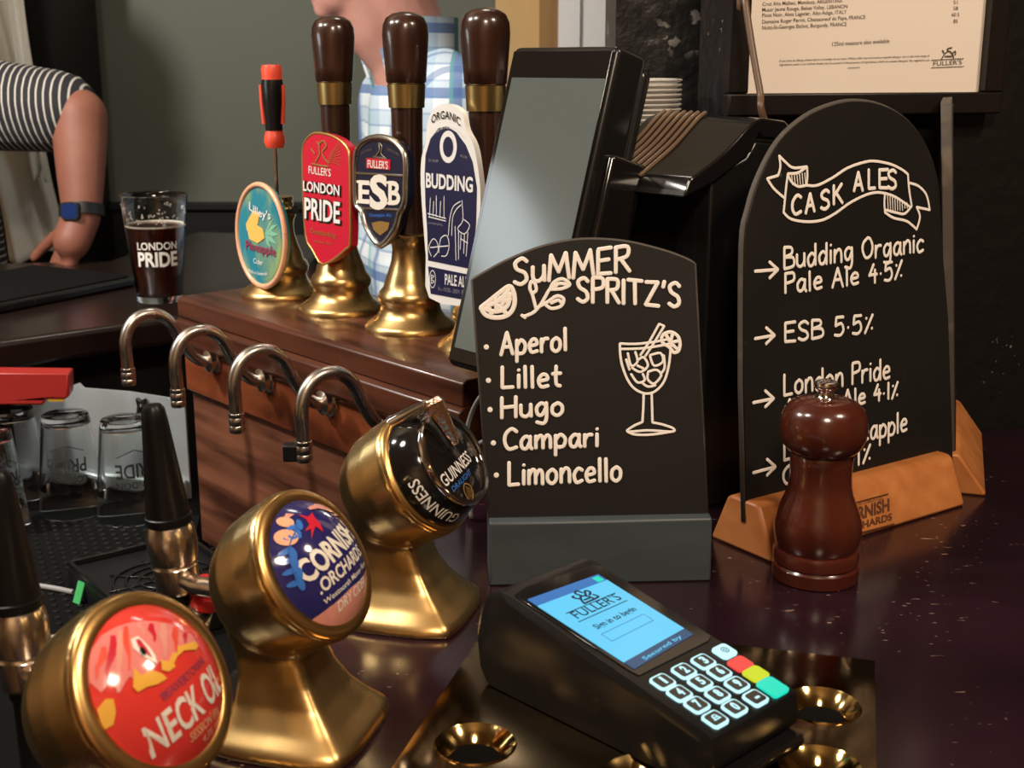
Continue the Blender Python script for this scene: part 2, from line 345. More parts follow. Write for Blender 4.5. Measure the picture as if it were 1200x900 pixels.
# ------------------------------------------------------------------ lettering: hand-drawn strokes
G = {  # glyph: width, strokes ('~' = rounded); cap height 1, small letters .62
 'A': (.62, '0,0 .3,1|.3,1 .6,0|.1,.36 .5,.36'), 'B': (.55, '.02,0 .02,1|~.02,1 .4,.95 .42,.68 .05,.54|~.05,.54 .5,.48 .52,.1 .02,0'), 'C': (.55, '~.55,.85 .32,1 .06,.75 .02,.35 .2,.02 .55,.1'),
 'E': (.5, '.5,1 .02,.98|.02,.98 .02,.02|.02,.02 .5,0|.02,.52 .42,.54'), 'H': (.6, '0,1 0,0|.58,1 .58,0|0,.5 .58,.54'), 'I': (.1, '.05,0 .05,1'), 'K': (.55, '.02,0 .02,1|.5,1 .04,.45|.18,.58 .55,0'),
 'L': (.5, '.02,1 .02,.02|.02,.02 .48,.04'), 'M': (.75, '0,0 .08,1|.08,1 .36,.3|.36,.3 .62,1|.62,1 .74,0'), 'O': (.65, '~.35,1 .08,.78 .02,.4 .22,.02 .52,.12 .62,.55 .48,.92 .3,1'), 'P': (.5, '.03,0 .03,1|~.03,1 .45,.98 .46,.62 .05,.5'),
 'R': (.55, '.03,0 .03,1|~.03,1 .46,.98 .44,.62 .05,.52|.2,.54 .54,0'), 'S': (.52, '~.48,.86 .3,1 .06,.85 .12,.6 .4,.42 .46,.15 .25,0 .02,.12'), 'T': (.62, '0,1 .62,.98|.3,.98 .32,0'), 'Z': (.6, '.03,.98 .56,1|.56,1 .02,.03|.02,.03 .6,0'),
 "'": (.15, '.1,1.05 .05,.8'), '.': (.16, '.08,.42 .09,.40'), '1': (.18, '.1,0 .1,1'), '4': (.5, '.3,1 .04,.4|.04,.4 .5,.42|.38,.7 .38,0'), '5': (.48, '.46,1 .1,1|.1,1 .06,.55|~.06,.55 .35,.66 .46,.3 .3,.02 .02,.06'),
 '%': (.5, '.44,1 .04,0|.1,.8 .12,.78|.4,.22 .42,.2'),
 'a': (.5, '~.44,.5 .25,.62 .05,.4 .08,.08 .28,.04 .44,.4|~.44,.62 .44,.15 .52,0'), 'b': (.48, '.03,1 .03,.02|~.03,.35 .25,.62 .46,.4 .4,.06 .15,0 .03,.12'), 'c': (.42, '~.42,.54 .22,.62 .03,.35 .14,.02 .42,.1'),
 'd': (.5, '~.44,.45 .24,.6 .04,.38 .1,.04 .3,.04 .44,.35|.45,1 .46,0'), 'e': (.46, '~.05,.32 .4,.38 .36,.58 .18,.6 .03,.35 .14,.04 .44,.08'), 'g': (.5, '~.44,.5 .24,.62 .05,.4 .1,.08 .28,.06 .44,.4|~.45,.62 .46,-.1 .34,-.38 .05,-.3'),
 'i': (.12, '.06,.6 .06,0|.06,.86 .07,.84'), 'l': (.14, '.05,1 .07,0'), 'm': (.72, '.03,.6 .03,0|~.03,.35 .2,.62 .33,.5 .35,0|~.35,.35 .52,.62 .66,.5 .68,0'), 'n': (.46, '.03,.6 .03,0|~.03,.35 .22,.62 .4,.52 .43,0'),
 'o': (.5, '~.28,.62 .06,.46 .05,.15 .25,0 .44,.16 .44,.46 .26,.62'), 'p': (.48, '.03,.6 .03,-.38|~.03,.35 .24,.62 .46,.4 .38,.06 .12,.02 .03,.15'), 'r': (.36, '.03,.6 .03,0|~.03,.32 .16,.56 .36,.58'), 's': (.4, '~.36,.52 .2,.62 .05,.48 .3,.26 .34,.08 .16,0 .02,.06'), 't': (.36, '~.16,.95 .16,.15 .34,.02|0,.62 .36,.64'),
 'u': (.48, '~.03,.6 .05,.14 .24,.02 .42,.2 .44,.6|.44,.6 .46,0'), 'y': (.46, '.03,.6 .24,.08|.44,.6 .14,-.38'), ' ': (.3, ''),
}
def ribbon(mb, pl, pts, wd, h=.0006, smooth=True):
    if smooth and len(pts) > 2: pts = smoothline(pts, 5)
    a, b = V(pts[0]), V(pts[1]); d = (a - b).normalized() * wd * .35; pts = [tuple(a + d)] + list(pts); a, b = V(pts[-1]), V(pts[-2]); d = (a - b).normalized() * wd * .35; pts = pts + [tuple(a + d)]
    n = len(pts); r = [wd / 2] * n; r[0] = r[-1] = wd * .25
    return mb.tube([pl.w(q[0], q[1], h) for q in pts], r, 8, flat=(pl.n, .1))
def draw(mb, pl, lines, wd, smooth=True):                                # strokes read off the picture, drawn on the face
    for l in lines: ribbon(mb, pl, [pl.uv(*q) for q in l], wd, smooth=smooth)
    return mb
def hand(mb, pl, txt, a, b, hp, wd, gap=.16):
    A = pl.uv(*a); B = pl.uv(*b); U = pl.uv(a[0], a[1] - hp); d = (U[0] - A[0], U[1] - A[1])
    tot = sum(G[c][0] + gap for c in txt) - gap; x = 0
    for c in txt:
        wdt, st = G[c]
        for s_ in filter(None, st.split('|')):
            sm = s_[0] == '~'; pts = [tuple(map(float, q.split(','))) for q in s_.lstrip('~').split()]
            jit = random.uniform(-.025, .025)
            uv = [(A[0] + (B[0] - A[0]) * (x + px) / tot + d[0] * (py + jit), A[1] + (B[1] - A[1]) * (x + px) / tot + d[1] * (py + jit)) for px, py in pts]
            ribbon(mb, pl, uv, wd, smooth=sm)
        x += wdt + gap
    return mb
def pxs(pl, pts): return [pl.uv(*p) for p in pts]
def circ(u, v, r, n=24, ry=None, rot=0):
    ry = ry or r; c, s_ = math.cos(rot), math.sin(rot)
    return [(u + r * math.cos(t) * c - ry * math.sin(t) * s_, v + r * math.cos(t) * s_ + ry * math.sin(t) * c) for t in (2 * math.pi * i / n for i in range(n))]
GROUND = Pl((0, 0, 0), (1, 0, 0), (0, 0, 1))

# ================================================================== SETTING
def wallbox(name, lo, hi, m, kind='structure', label=None):
    c = [(a + b) / 2 for a, b in zip(lo, hi)]; return part(name, MB().box(c, [b - a for a, b in zip(lo, hi)]), m, None, 0, kind=kind, label=label, loc=(c[0], c[1], lo[2]))
part('floor', MB().box((0, .7, -1.125), (6, 6.4, .05)), 'floor', None, 0, kind='structure')
part('ceiling', MB().box((0, .7, 1.625), (6, 6.4, .05)), 'ceil', None, 0, kind='structure')
wallbox('wall_back', (-3, 2.95, -1.1), (3, 3.05, 1.6), 'green')
wallbox('wall_near', (-3, -2.55, -1.1), (3, -2.45, 1.6), 'room')
wallbox('wall_left', (-3.05, -2.5, -1.1), (-2.95, 3, 1.6), 'room')
wallbox('wall_side', (2.95, -2.5, -1.1), (3.05, 3, 1.6), 'room')
# black panelling below the green wall, with its rail
dz = P(200, 237, 0); dzz = C0 + ray(210, 238) * (2.92 / ray(210, 238).y)
wallbox('baseboard_back', (-2.95, 2.91, -1.1), (.0, 2.95, dzz.z - .012), 'dado')
wallbox('trim_1', (-2.95, 2.895, dzz.z - .012), (.0, 2.95, dzz.z), 'dado')
# tan door frame and white strip beyond the terminal
def xat(px, y): r = ray(px, 60); return r.x / r.y * y
wallbox('trim_2', (xat(581, 2.85), 2.82, -1.1), (xat(633, 2.85), 2.95, 1.6), 'tan')
wallbox('trim_3', (xat(632, 2.80), 2.77, -1.1), (xat(655, 2.80), 2.95, 1.6), 'tand')
wallbox('trim_4', (xat(654, 2.75), 2.74, -1.1), (xat(679, 2.75), 2.95, 1.6), 'whitep')
wallbox('trim_5', (xat(679.5, 2.76), 2.75, -1.1), (xat(760, 2.75), 2.95, 1.6), 'whitep')
wallbox('trim_6', (-2.2, 2.62, -1.1), (xat(64, 2.62), 2.9, 1.6), 'dado')
# black painted post and the wall with the wine list
WD = V((.966, .259, 0)).normalized(); WN = V((WD.y, -WD.x, 0)); WO = V((.386, 1.0715, 0)) + WN * .0
W1 = Pl(WO, WD, WN)
u0 = W1.uv(850, 60)[0]
part('wall_right', MB().box((u0 / 2 + .7, .25, -.025), (1.4 - u0, 2.7, .05), W1), 'wallr', None, 0, kind='structure')
wallbox('wall_post', (xat(719, 1.28), 1.26, -1.1), (xat(719, 1.28) + .42, 1.40, 1.6), 'post')

# ------------------------------------------------------------------ the near bar top
def bar_slab(name, poly, th, m, label, cat, bev=.006):
    t = MB().slab(GROUND, poly, -th, 0)
    c = sum((V((*p, 0)) for p in poly), V()) / len(poly)
    return t, c
EL = V((.33, .944)); E0 = V((-.114, .722))
def edge(s): q = E0 + EL * s; return (q.x, q.y)
wa = W1.w(1.2, 0, .002); wb = W1.w(u0, 0, .002)
poly = [edge(-.75), edge(.215), (.05, 1.03), (.058, 1.235), (wb.x, 1.235), (wb.x, wb.y), (wa.x, wa.y), (1.3, -.02)]
bt = thing('bar_counter', 'dark plum lacquered bar top carrying the card reader and brass beer fonts', 'bar counter', (.2, .6, -.04))
part('bar_top', MB().slab(GROUND, poly, -.04, 0), 'bar', bt, bevel=.006)
ap = [edge(-.74), edge(.20), (edge(.20)[0] + .02, edge(.20)[1]), (edge(-.74)[0] + .02, edge(-.74)[1])]
part('inner_panel', MB().slab(Pl((.03, 0, 0), (1, 0, 0), (0, 0, 1)), ap, -1.1, -.041), 'dado', bt)
part('front_panel', MB().slab(GROUND, [(1.25, .03), (1.22, .05), (.25, .25), (.25, .22)], -1.1, -.041), 'dado', bt)
# ------------------------------------------------------------------ far bar top (pint and tray stand on it)
FD = V((.746, .666, 0)).normalized(); F0 = V((-.59, 1.4427, 0))
f0 = F0 - FD * .75; f1 = F0 + FD * .36
fpoly = [(f0.x, f0.y), (f1.x - .03, f1.y - .027), (f1.x, f1.y + .01), (-.33, 2.38), (-.60, 2.44), (-.66, 2.06), (-1.5, 1.95)]
fb = thing('far_bar_counter', 'dark brown bar top behind the swan necks holding the pint', 'bar counter', (-.6, 1.8, -.036))
part('bar_top', MB().slab(GROUND, fpoly, -.036, 0), 'farbar', fb, bevel=.012, bseg=4)
fq = Pl(F0 + V((-.666, .746, 0)) * .06 + Z * -.036, FD, -V((-.666, .746, 0)))
part('front_panel', MB().slab(fq, [(-.7, -1.06), (.33, -1.06), (.33, -.001), (-.7, -.001)], -.02, 0), 'dado', fb)
# ------------------------------------------------------------------ well shelf: rubber mat, drip tray, splashback
ZS = -.19
sh = [(-1.15, .55), (edge(-.5)[0] - .002, edge(-.5)[1]), (edge(.20)[0] - .004, edge(.20)[1]), (-.344, 1.30), (-.37, 1.47), (-1.15, 1.70)]
shb = thing('well_shelf', 'black shelf inside the bar well under the upturned glasses', 'shelf', (-.6, 1.1, ZS - .04))
part('shelf_board', MB().slab(GROUND, sh, ZS - .035, ZS - .006), 'blk', shb)
part('perforated_mat', MB().slab(GROUND, sh, ZS - .006, ZS), 'matb', shb)
part('support_panel', MB().box((-.75, 1.0, (-1.1 + ZS - .035) / 2), (.7, .04, 1.1 + ZS - .035)), 'blk', shb)
# raised pimples of the mat
mbp = MB()
for i in range(34):
    for j in range(26):
        x = -.66 + i * .0125 + (j % 2) * .006; y = 1.02 + j * .0135
        if x < -.30 and y < 1.37 - .29 * (x + .5): mbp.lathe([(.0035, 0), (.003, .0016), (0, .0018)], (x, y, ZS), Z, 6, False)
part('mat_pimples', mbp, 'blk', shb, kind='stuff')
SPD = V((.957, -.29, 0)).normalized(); sp = Pl(V((-.49, 1.47, ZS)), SPD, V((-SPD.y, SPD.x, 0)) * -1)
k_ = [sp.uv(*p) for p in ((-30, 470), (84, 452), (92, 449), (98, 455), (150, 459), (208, 468), (216, 470))]
sb = thing('splashback', 'stainless steel splashback standing behind the upturned glasses', 'splashback', sp.w(0, 0))
part('steel_sheet', MB().slab(sp, [(k_[0][0], .001), *k_, (k_[-1][0], .001)], -.003, 0), 'sheet', sb)
part('lower_lip', MB().slab(sp, [(k_[0][0], .0), (k_[-1][0], .0), (k_[-1][0], .026), (k_[0][0], .026)], .001, .010), 'sheet', sb, bevel=.003)
ku, kv = sp.uv(168, 475)
part('wing_nut', MB().slab(sp, [(ku + a * .007, kv + b * .009) for a, b in ((-1, -1), (-.7, -1.1), (0, -.75), (.7, -1.1), (1, -1), (.75, 0), (1, 1), (.7, 1.1), (0, .75), (-.7, 1.1), (-1, 1), (-.75, 0))], .001, .006), 'blk', sb, bevel=.001)
part('screw_head', MB().lathe([(.0032, 0), (.003, .002), (.001, .003)], sp.w(ku, kv, .006), sp.n, 16), 'chrome', sb)
# red plastic holder under the far bar edge
rp = Pl(D(28, 456, 1.425), FD * .55 + V((1, 0, 0)) * .6, V((.15, -.985, 0)))
a_ = [rp.uv(*p) for p in ((-25, 437), (81, 438), (81, 465), (76, 468), (54, 468), (50, 475), (-25, 475))]
rh = thing('plastic_holder', 'red plastic holder fixed under the edge of the far bar top', 'holder', rp.w(0, 0))
part('shell', MB().slab(rp, a_, -.03, 0), 'red', rh, bevel=.004)
part('tab', MB().slab(rp, pxs(rp, ((55, 467), (76, 467), (74, 471), (56, 471))), -.012, -.002), 'yel', rh, label='yellow tab')

# ------------------------------------------------------------------ beer engine counter with mouldings
BP = Pl(BA, BE, BN)
LB = .474
def extr(prof):      # prof: (back distance, z) extruded along the counter
    R = [[BA + BE * s_ - BN * b + Z * (z - BA.z) for b, z in prof] for s_ in (0, LB)]
    return fix_mb(MB().rings(R))
def fix_mb(m): return m
bc = thing('beer_engine_counter', 'raised reddish brown wooden counter with mouldings carrying the hand pumps', 'counter', BA + BE * LB / 2 - BN * .08 + Z * (ZS - BA.z))
for nm, pr, m in (('top_board', [(.004, .079), (0, .076), (0, .058), (.16, .058), (.16, .079)], 'wood'),
                  ('crown_moulding', [(.002, .0579), (-.004, .054), (-.0045, .034), (.002, .028), (.16, .028), (.16, .0579)], 'wood'),
                  ('upper_plank', [(.0045, .0279), (.0045, -.020), (.008, -.021), (.16, -.021), (.16, .0279)], 'plank'),
                  ('lower_panel', [(.011, -.0211), (.011, ZS + .0), (.16, ZS + .0), (.16, -.0211)], 'panelw')):
    o = part(nm, extr(pr), m, bc, bevel=.0012); fix_normals(o)
# support post to the floor
part('plinth', MB().slab(GROUND, [tuple((BA + BE * a - BN * b).xy) for a, b in ((0, .02), (LB, .02), (LB, .158), (0, .158))], -1.1, ZS - .0), 'dado', bc)

# ================================================================== SWAN NECKS
def swan(s_, label, clip=False):
    nut = BA + BE * s_ + BN * (-.0045); nut.z = .023
    t = thing('swan_neck_spout', label, 'spout', nut, 'swan neck spouts along the counter')
    path = [(0, 0), (.012, .0007), (.024, .010), (.035, .028), (.043, .0437), (.054, .053), (.0657, .0554), (.0774, .0525), (.086, .0437), (.09, .031), (.0897, .0155), (.0894, .002)]
    pt = smoothline([nut + BN * (r * 1.0 + .002) + Z * z for r, z in path], 5); pt = [V(q) for q in pt]
    part('tube', MB().tube(pt, .0056, 16), 'steel', t, 60)
    e = nut + BN * .0914
    part('ferrule', MB().lathe([(.0052, .006), (.0066, .0055), (.0068, .003), (.0062, .002), (.0067, .001), (.0067, -.004), (.0062, -.0048), (.0067, -.0056), (.0067, -.0095), (.006, -.011), (.0045, -.011), (.0045, -.004)], e, Z, 24), 'steel', t)
    part('wall_nut', MB().lathe([(.0135, 0), (.0135, .003), (.011, .004), (.011, .009), (.008, .0105), (.0062, .011)], nut - BN * .0, BN, 6 if False else 18), 'nickel', t)
    if clip: part('sensor', MB().box(tuple(e + V((-.010, .002, -.004))), (.012, .012, .013)), 'blk', t, bevel=.001, label='small black block')
    return t
swan(.068, 'farthest curved steel spout, its tip hanging over the dark far bar front')
swan(.1722, 'curved steel spout second from the pint, ending beside the black tap grip')
swan(.280, 'curved steel spout third from the pint, tip in front of the lower panel')
swan(.386, 'curved steel spout nearest the brass fonts, with a small black block at its tip', True)

# ================================================================== HAND PUMPS
PB = [BA + BE * s_ - BN * .0865 for s_ in (.062, .1755, .289, .397)]
base_prof = [(.041, 0), (.0415, .003), (.0385, .0065), (.031, .0115), (.0275, .017), (.0262, .0225), (.0285, .026), (.0292, .030), (.0272, .0345), (.0240, .038), (.0225, .044), (.0190, .053), (.0163, .062), (.0152, .072), (.0163, .078), (.0180, .081), (.0180, .085), (.0150, .087), (.0, .087)]
def pump(i, label, clip=True):
    o = PB[i]; t = thing('hand_pump', label, 'hand pump', o, 'hand pumps on the beer engine counter')
    part('pump_base', MB().lathe(base_prof, o, Z, 48, False), 'brass', t, 50)
    if clip:
        part('shaft', MB().lathe([(.0152, .0865), (.0148, .10), (.0134, .13), (.0132, .16), (.0138, .195)], o, Z, 32), 'handle', t, 60)
        part('ferrule', MB().lathe([(.0140, .1940), (.0155, .1946), (.0165, .2142), (.0150, .2148)], o, Z, 36), 'ferrule', t)
        part('grip', MB().lathe([(.0155, .2146), (.0172, .216), (.0180, .228), (.0194, .246), (.0199, .255), (.0192, .263), (.0165, .269), (.011, .2726), (.004, .2740), (0, .2741)], o, Z, 40, False), 'handle', t, 60)
        part('clip_bracket', MB().tube([o + Z * .145 + BN * .012, o + Z * .145 + BN * .026], .004, 10), 'brass', t)
    return t
p1 = pump(0, 'short brass hand pump without a handle, a screwdriver stuck in its top', False)
pump(1, 'dark handled hand pump carrying the red shield badge'); pump(2, 'dark handled hand pump carrying the navy shield badge with silver rim'); pump(3, 'dark handled hand pump partly hidden by the tall navy badge and the terminal')
part('socket', MB().lathe([(.0140, .0865), (.0158, .088), (.0158, .0945), (.0150, .096), (.0158, .0975), (.0158, .101), (.0, .101)], PB[0], Z, 32, False), 'brass', p1)
part('clip_bracket', MB().box((0, 0, 0), (.010, .024, .010), Pl(PB[0] + Z * .080 + BN * .018, BE, BN)), 'steel', p1, bevel=.002)
# side arm between the first two pumps
part('side_arm', MB().tube([PB[0] + Z * .085, PB[0] + Z * .09 + BE * .034], .0042, 10), 'steel', p1)
# screwdriver
so = PB[0] + Z * .101
sd = thing('screwdriver', 'red and black handled screwdriver standing upright in the short brass pump', 'screwdriver', so)
part('blade', MB().lathe([(.0022, -.012), (.0022, .066), (.0, .066)], so, Z, 16), 'chrome', sd)
hs = so + Z * .048
part('handle', MB().lathe([(0, 0), (.0085, .0005), (.0108, .006), (.0098, .013), (.0075, .019), (.0080, .026), (.0100, .045), (.0106, .062), (.0100, .066), (.0100, .070), (.0103, .077), (.009, .081), (0, .0815)], hs, Z, 28), 'orange', sd)
part('rubber_grip', MB().lathe([(.0078, .0172), (.0086, .0175), (.0090, .026), (.0108, .045), (.0112, .062), (.0104, .067), (.0098, .0672)], hs, Z, 28), 'blkr', sd, label='black rubber grip')
# red strips showing through the grip
for a in (-1, 1): part('grip_strip', MB().tube([hs + V((a * .0092, -.003, .024)), hs + V((a * .0105, -.003, .045)), hs + V((a * .0108, -.003, .062))], .0022, 8), 'orange', sd, label='red strip in the grip')

# ---- badges on the pumps
def badge(name, label, i, off, outline, m, th=.005, rim=None, rimw=.0016):
    pl = Pl(PB[i] + BN * off, BE, BN); uv = pxs(pl, smoothline(outline + [outline[0]], 3)[:-1] if len(outline) < 30 else outline)
    c = pl.w(sum(p[0] for p in uv) / len(uv), min(p[1] for p in uv))
    t = thing(name, label, 'pump badge', c, 'badges on the hand pumps')
    part('badge_plate', MB().slab(pl, uv, -th, 0), m, t, 30)
    if rim: part('rim', MB().tube([pl.w(u, v, -.0005) for u, v in uv + [uv[0]]], rimw, 8, caps=False), rim, t, 180)
    return t, pl, uv
# tropical round badge on the first pump
ocirc = lambda cx, cy, rx, ry, rot=0, n=40: [(cx + rx * math.cos(a) * math.cos(rot) - ry * math.sin(a) * math.sin(rot), cy + rx * math.cos(a) * math.sin(rot) + ry * math.sin(a) * math.cos(rot)) for a in (2 * math.pi * k / n for k in range(n))]
T, pl, uv = badge('pump_badge', 'round teal and yellow pineapple badge on the pump with the screwdriver', 0, .030, ocirc(306, 276, 27.5, 60, -.08), 'teal', .006, 'salmon', .0028)
part('badge_border', MB().fill(pl, pxs(pl, ocirc(306, 276, 24, 54, -.08)), .0003), 'teal', T)
for k, ol in enumerate(([(289, 262), (297, 247), (305, 249), (303, 262), (297, 268), (290, 270)], [(291, 270), (300, 262), (309, 268), (311, 279), (303, 285), (293, 280)])):
    part('pineapple_slice', MB().fill(pl, pxs(pl, ol), .0008 + k * .0002), 'pineap', T, label='yellow pineapple')
lf = MB()
for q in ((326, 263), (327, 275), (325, 286), (321, 257), (318, 291)): lf.fill(pl, pxs(pl, [(311, 274), ((311 + q[0]) / 2, (274 + q[1]) / 2 - 4), q, ((311 + q[0]) / 2 - 1, (274 + q[1]) / 2 + 3)]), .0007)
part('pineapple_leaves', lf, 'leafg', T)
part('name_lettering', type_px(MB(), pl, "Lilley's", (293, 245), (318, 257), 9, .01, .001, -.3), 'bwhite', T, 0)
part('cider_lettering', type_px(MB(), pl, 'Cider', (298, 308), (309, 311), 6, 0, .001), 'bwhite', T, 0)
part('pineapple_lettering', type_px(MB(), pl, 'Pineapple', (289, 291), (324, 300), 10, .02, .0012), 'maroon', T)
part('lower_lettering', type_px(MB(), pl, 'Made in Somerset', (292, 318), (314, 322), 4, 0, .001, -.5), 'bwhite', T)
# red shield badge
ol = [(354, 182), (356, 168), (364, 158), (374, 156), (390, 160), (404, 170), (409, 184), (410, 230), (410, 282), (405, 292), (379, 310), (366, 293), (358, 276), (355, 225)]
T, pl, uv = badge('pump_badge', 'red shield badge with white lettering on the first dark handled pump', 1, .028, ol, 'bred', .009, 'gold', .0012)
part('name_lettering', type_px(MB(), pl, "FULLER'S", (362, 203), (388, 207), 8.5, .005), 'cream', T)
for tx, a, b, hp in (('LONDON', (356, 223), (398.5, 229), 11), ('PRIDE', (357.5, 255), (399, 261.5), 23)):
    part('title_shadow', type_px(MB(), pl, tx, (a[0] + 1.4, a[1] + 1.2), (b[0] + 1.8, b[1] + 1.8), hp + 1, .05, .0004), 'blackb', T, 0)
    part('title_lettering', type_px(MB(), pl, tx, a, b, hp, .022, .0008), 'bwhite', T, 0)
part('script_lettering', type_px(MB(), pl, 'Outstanding', (364, 273), (394, 279), 6, .0, .0006), 'gold', T, 0)
part('lower_lettering', type_px(MB(), pl, 'Amber Ale', (368, 284), (389, 287), 3, 0, .0006), 'gold', T, 0)
gr = draw(MB(), pl, [[(370, 190), (375, 180), (374, 170), (379, 165), (383, 171), (378, 178), (381, 186), (386, 191)], [(366, 192), (376, 194), (385, 195)], [(372, 166), (375, 172)], [(369, 180), (365, 174)]], .0016)
for k in range(8): draw(gr, pl, [[(385 + k * .5, 184 - k * 1.2 + 4), (400, 194 - k * 4.4)]], .0004, False)
part('crest', gr, 'gold', T)
# navy shield badge
ol = [(416, 196), (418, 178), (426, 166), (441, 161), (458, 164), (470, 174), (475, 186), (475, 214), (474, 238), (468, 250), (463, 268), (446, 288), (430, 268), (424, 248), (417, 238)]
T, pl, uv = badge('pump_badge', 'navy shield badge with silver rim and big three letter name', 2, .028, ol, 'navy2', .009, 'silver', .0030)
part('crossband', draw(MB(), pl, [[(417, 203), (474, 206)], [(423, 244), (469, 246)]], .0022, False), 'silver', T)
def serif_px(mb, pl, txt, a, b, hp, wd, h):       # heavy slab-serif capitals
    type_px(mb, pl, txt, a, b, hp, wd, h); n = len(txt); return mb
for tx, a, b, hp in (('E', (421, 237), (434, 238), 25), ('S', (434, 243), (455, 243.5), 36), ('B', (456, 239), (470, 239.5), 26)):
    sf = type_px(MB(), pl, tx, a, b, hp, .028 if tx != 'S' else .04, .0009)
    if tx != 'S': draw(sf, pl, [[(a[0] - 2, a[1] - k), (a[0] + 5, a[1] - k + .3)] for k in (1, hp - 1)], .0022, False)
    part('title_letter', sf, 'cream', T, 0)
part('name_panel', MB().slab(pl, pxs(pl, [(430, 185), (458, 187), (458, 199), (430, 197)]), 0, .0008), 'bred', T)
part('name_lettering', type_px(MB(), pl, "FULLER'S", (432, 196), (456, 198), 8.5, .015, .0012), 'cream', T)
part('crest', draw(MB(), pl, [[(440, 184), (445, 176), (444, 168), (448, 172), (447, 180), (451, 185)], [(438, 184), (453, 186)]], .0018), 'silver', T)
part('side_lettering', type_px(MB(), pl, 'EXTRA', (424, 181), (436, 176), 3, 0), 'silver', T, 0)
part('side_lettering', type_px(MB(), pl, 'SPECIAL', (454, 176), (469, 183), 3, 0), 'silver', T, 0)
part('script_lettering', type_px(MB(), pl, 'Champion Ale', (433, 254), (459, 254), 4, .01), 'bblue', T)
part('medal', MB().fill(pl, pxs(pl, [(436, 261), (446, 259), (457, 261), (455, 269), (446, 276), (438, 269)]), .0005), 'gold', T)
# tall navy badge with white edge
ol = [(499, 168), (501, 143), (508, 128), (519, 122), (532, 124), (542, 134), (546, 152), (555, 170), (560, 196), (563, 225), (562, 262), (557, 300), (552, 330), (550, 357), (503, 349), (499, 300), (496, 262), (493, 215), (494, 185)]
T, pl, uv = badge('pump_badge', 'tall navy and white badge headed ORGANIC beside the terminal', 3, .028, ol, 'bwhite', .005)
ins = [(498, 205), (499, 182), (505, 162), (514, 150), (524, 148), (535, 155), (546, 170), (554, 190), (559, 220), (558, 262), (553, 305), (552, 315), (502, 305), (501, 270), (499, 240)]
part('navy_field', MB().slab(pl, pxs(pl, ins), 0, .0004), 'navy', T)
part('navy_footer', MB().slab(pl, pxs(pl, [(502, 312), (551, 322), (549, 352), (505, 344)]), 0, .0004), 'navy', T)
part('heading', type_px(MB(), pl, 'ORGANIC', (506, 145), (540, 148), 9, .005, .0006, .8), 'blackb', T)
sf = type_px(MB(), pl, 'BUDDING', (500, 219), (555, 225), 16, .03, .0008)
part('title_lettering', sf, 'bwhite', T, 0)
part('arc_lettering', type_px(MB(), pl, 'BREWED IN THE COTSWOLDS', (505, 163), (545, 163), 3.4, .0, .0007, 3.6), 'bwhite', T)
sl = MB().fill(pl, pxs(pl, ocirc(526, 172, 10, 19, 0, 28)), .0006)
part('seal', sl, 'bwhite', T); part('seal_emblem', draw(MB().fill(pl, pxs(pl, ocirc(526, 172, 6, 12, 0, 20)), .0009), pl, [], .001), 'navy', T)
part('seal_bird', draw(MB(), pl, [[(522, 178), (525, 172), (529, 166)], [(524, 168), (527, 174), (530, 178)]], .0018), 'bwhite', T)
art = draw(MB(), pl, [[(504, 253), (505, 232)], [(508, 253), (509, 236)], [(512, 254), (512, 229)], [(516, 255), (517, 236)], [(521, 256), (521, 230)], [(502, 250), (523, 256)], [(503, 254), (523, 259)],
    [(506, 300), (503, 290), (508, 280), (513, 284), (514, 294), (509, 301)], [(515, 296), (517, 280), (524, 276), (527, 287), (524, 299), (518, 300)], [(505, 290), (526, 288)],
    [(526, 276), (528, 255), (532, 242), (540, 236)], [(530, 276), (531, 256), (535, 246), (541, 240)], [(542, 235), (543, 258), (537, 268), (545, 274), (551, 264), (544, 257)], [(534, 265), (535, 305)], [(538, 270), (538, 304)],
    [(541, 275), (540, 292)], [(545, 275), (544, 297)], [(549, 272), (547, 300)], [(541, 280), (549, 285)]], .0008)
part('line_drawing', art, 'bwhite', T)
for tx, a, b, hp in (('EST. STROUD', (503, 189), (514, 190), 3), ('PROUDLY', (540, 184), (549, 186), 3), ('Laurencekirk', (502, 262), (519, 265), 3.4), ('BALANCED - ZESTY - PALE', (514, 340), (548, 346), 4.5)):
    part('small_lettering', type_px(MB(), pl, tx, a, b, hp), 'bwhite', T, 0)
part('style_lettering', type_px(MB(), pl, 'PALE ALE', (522, 333), (549, 337), 12, .015, .0006), 'bwhite', T)
part('footer_emblem', draw(MB(), pl, [ocirc(507.5, 327, 3.5, 10, 0, 16) + [(511, 327)], [(506, 322), (506, 332)], [(506, 322), (509, 324), (506, 327), (509.5, 330), (506, 332)]], .0007), 'bwhite', T)

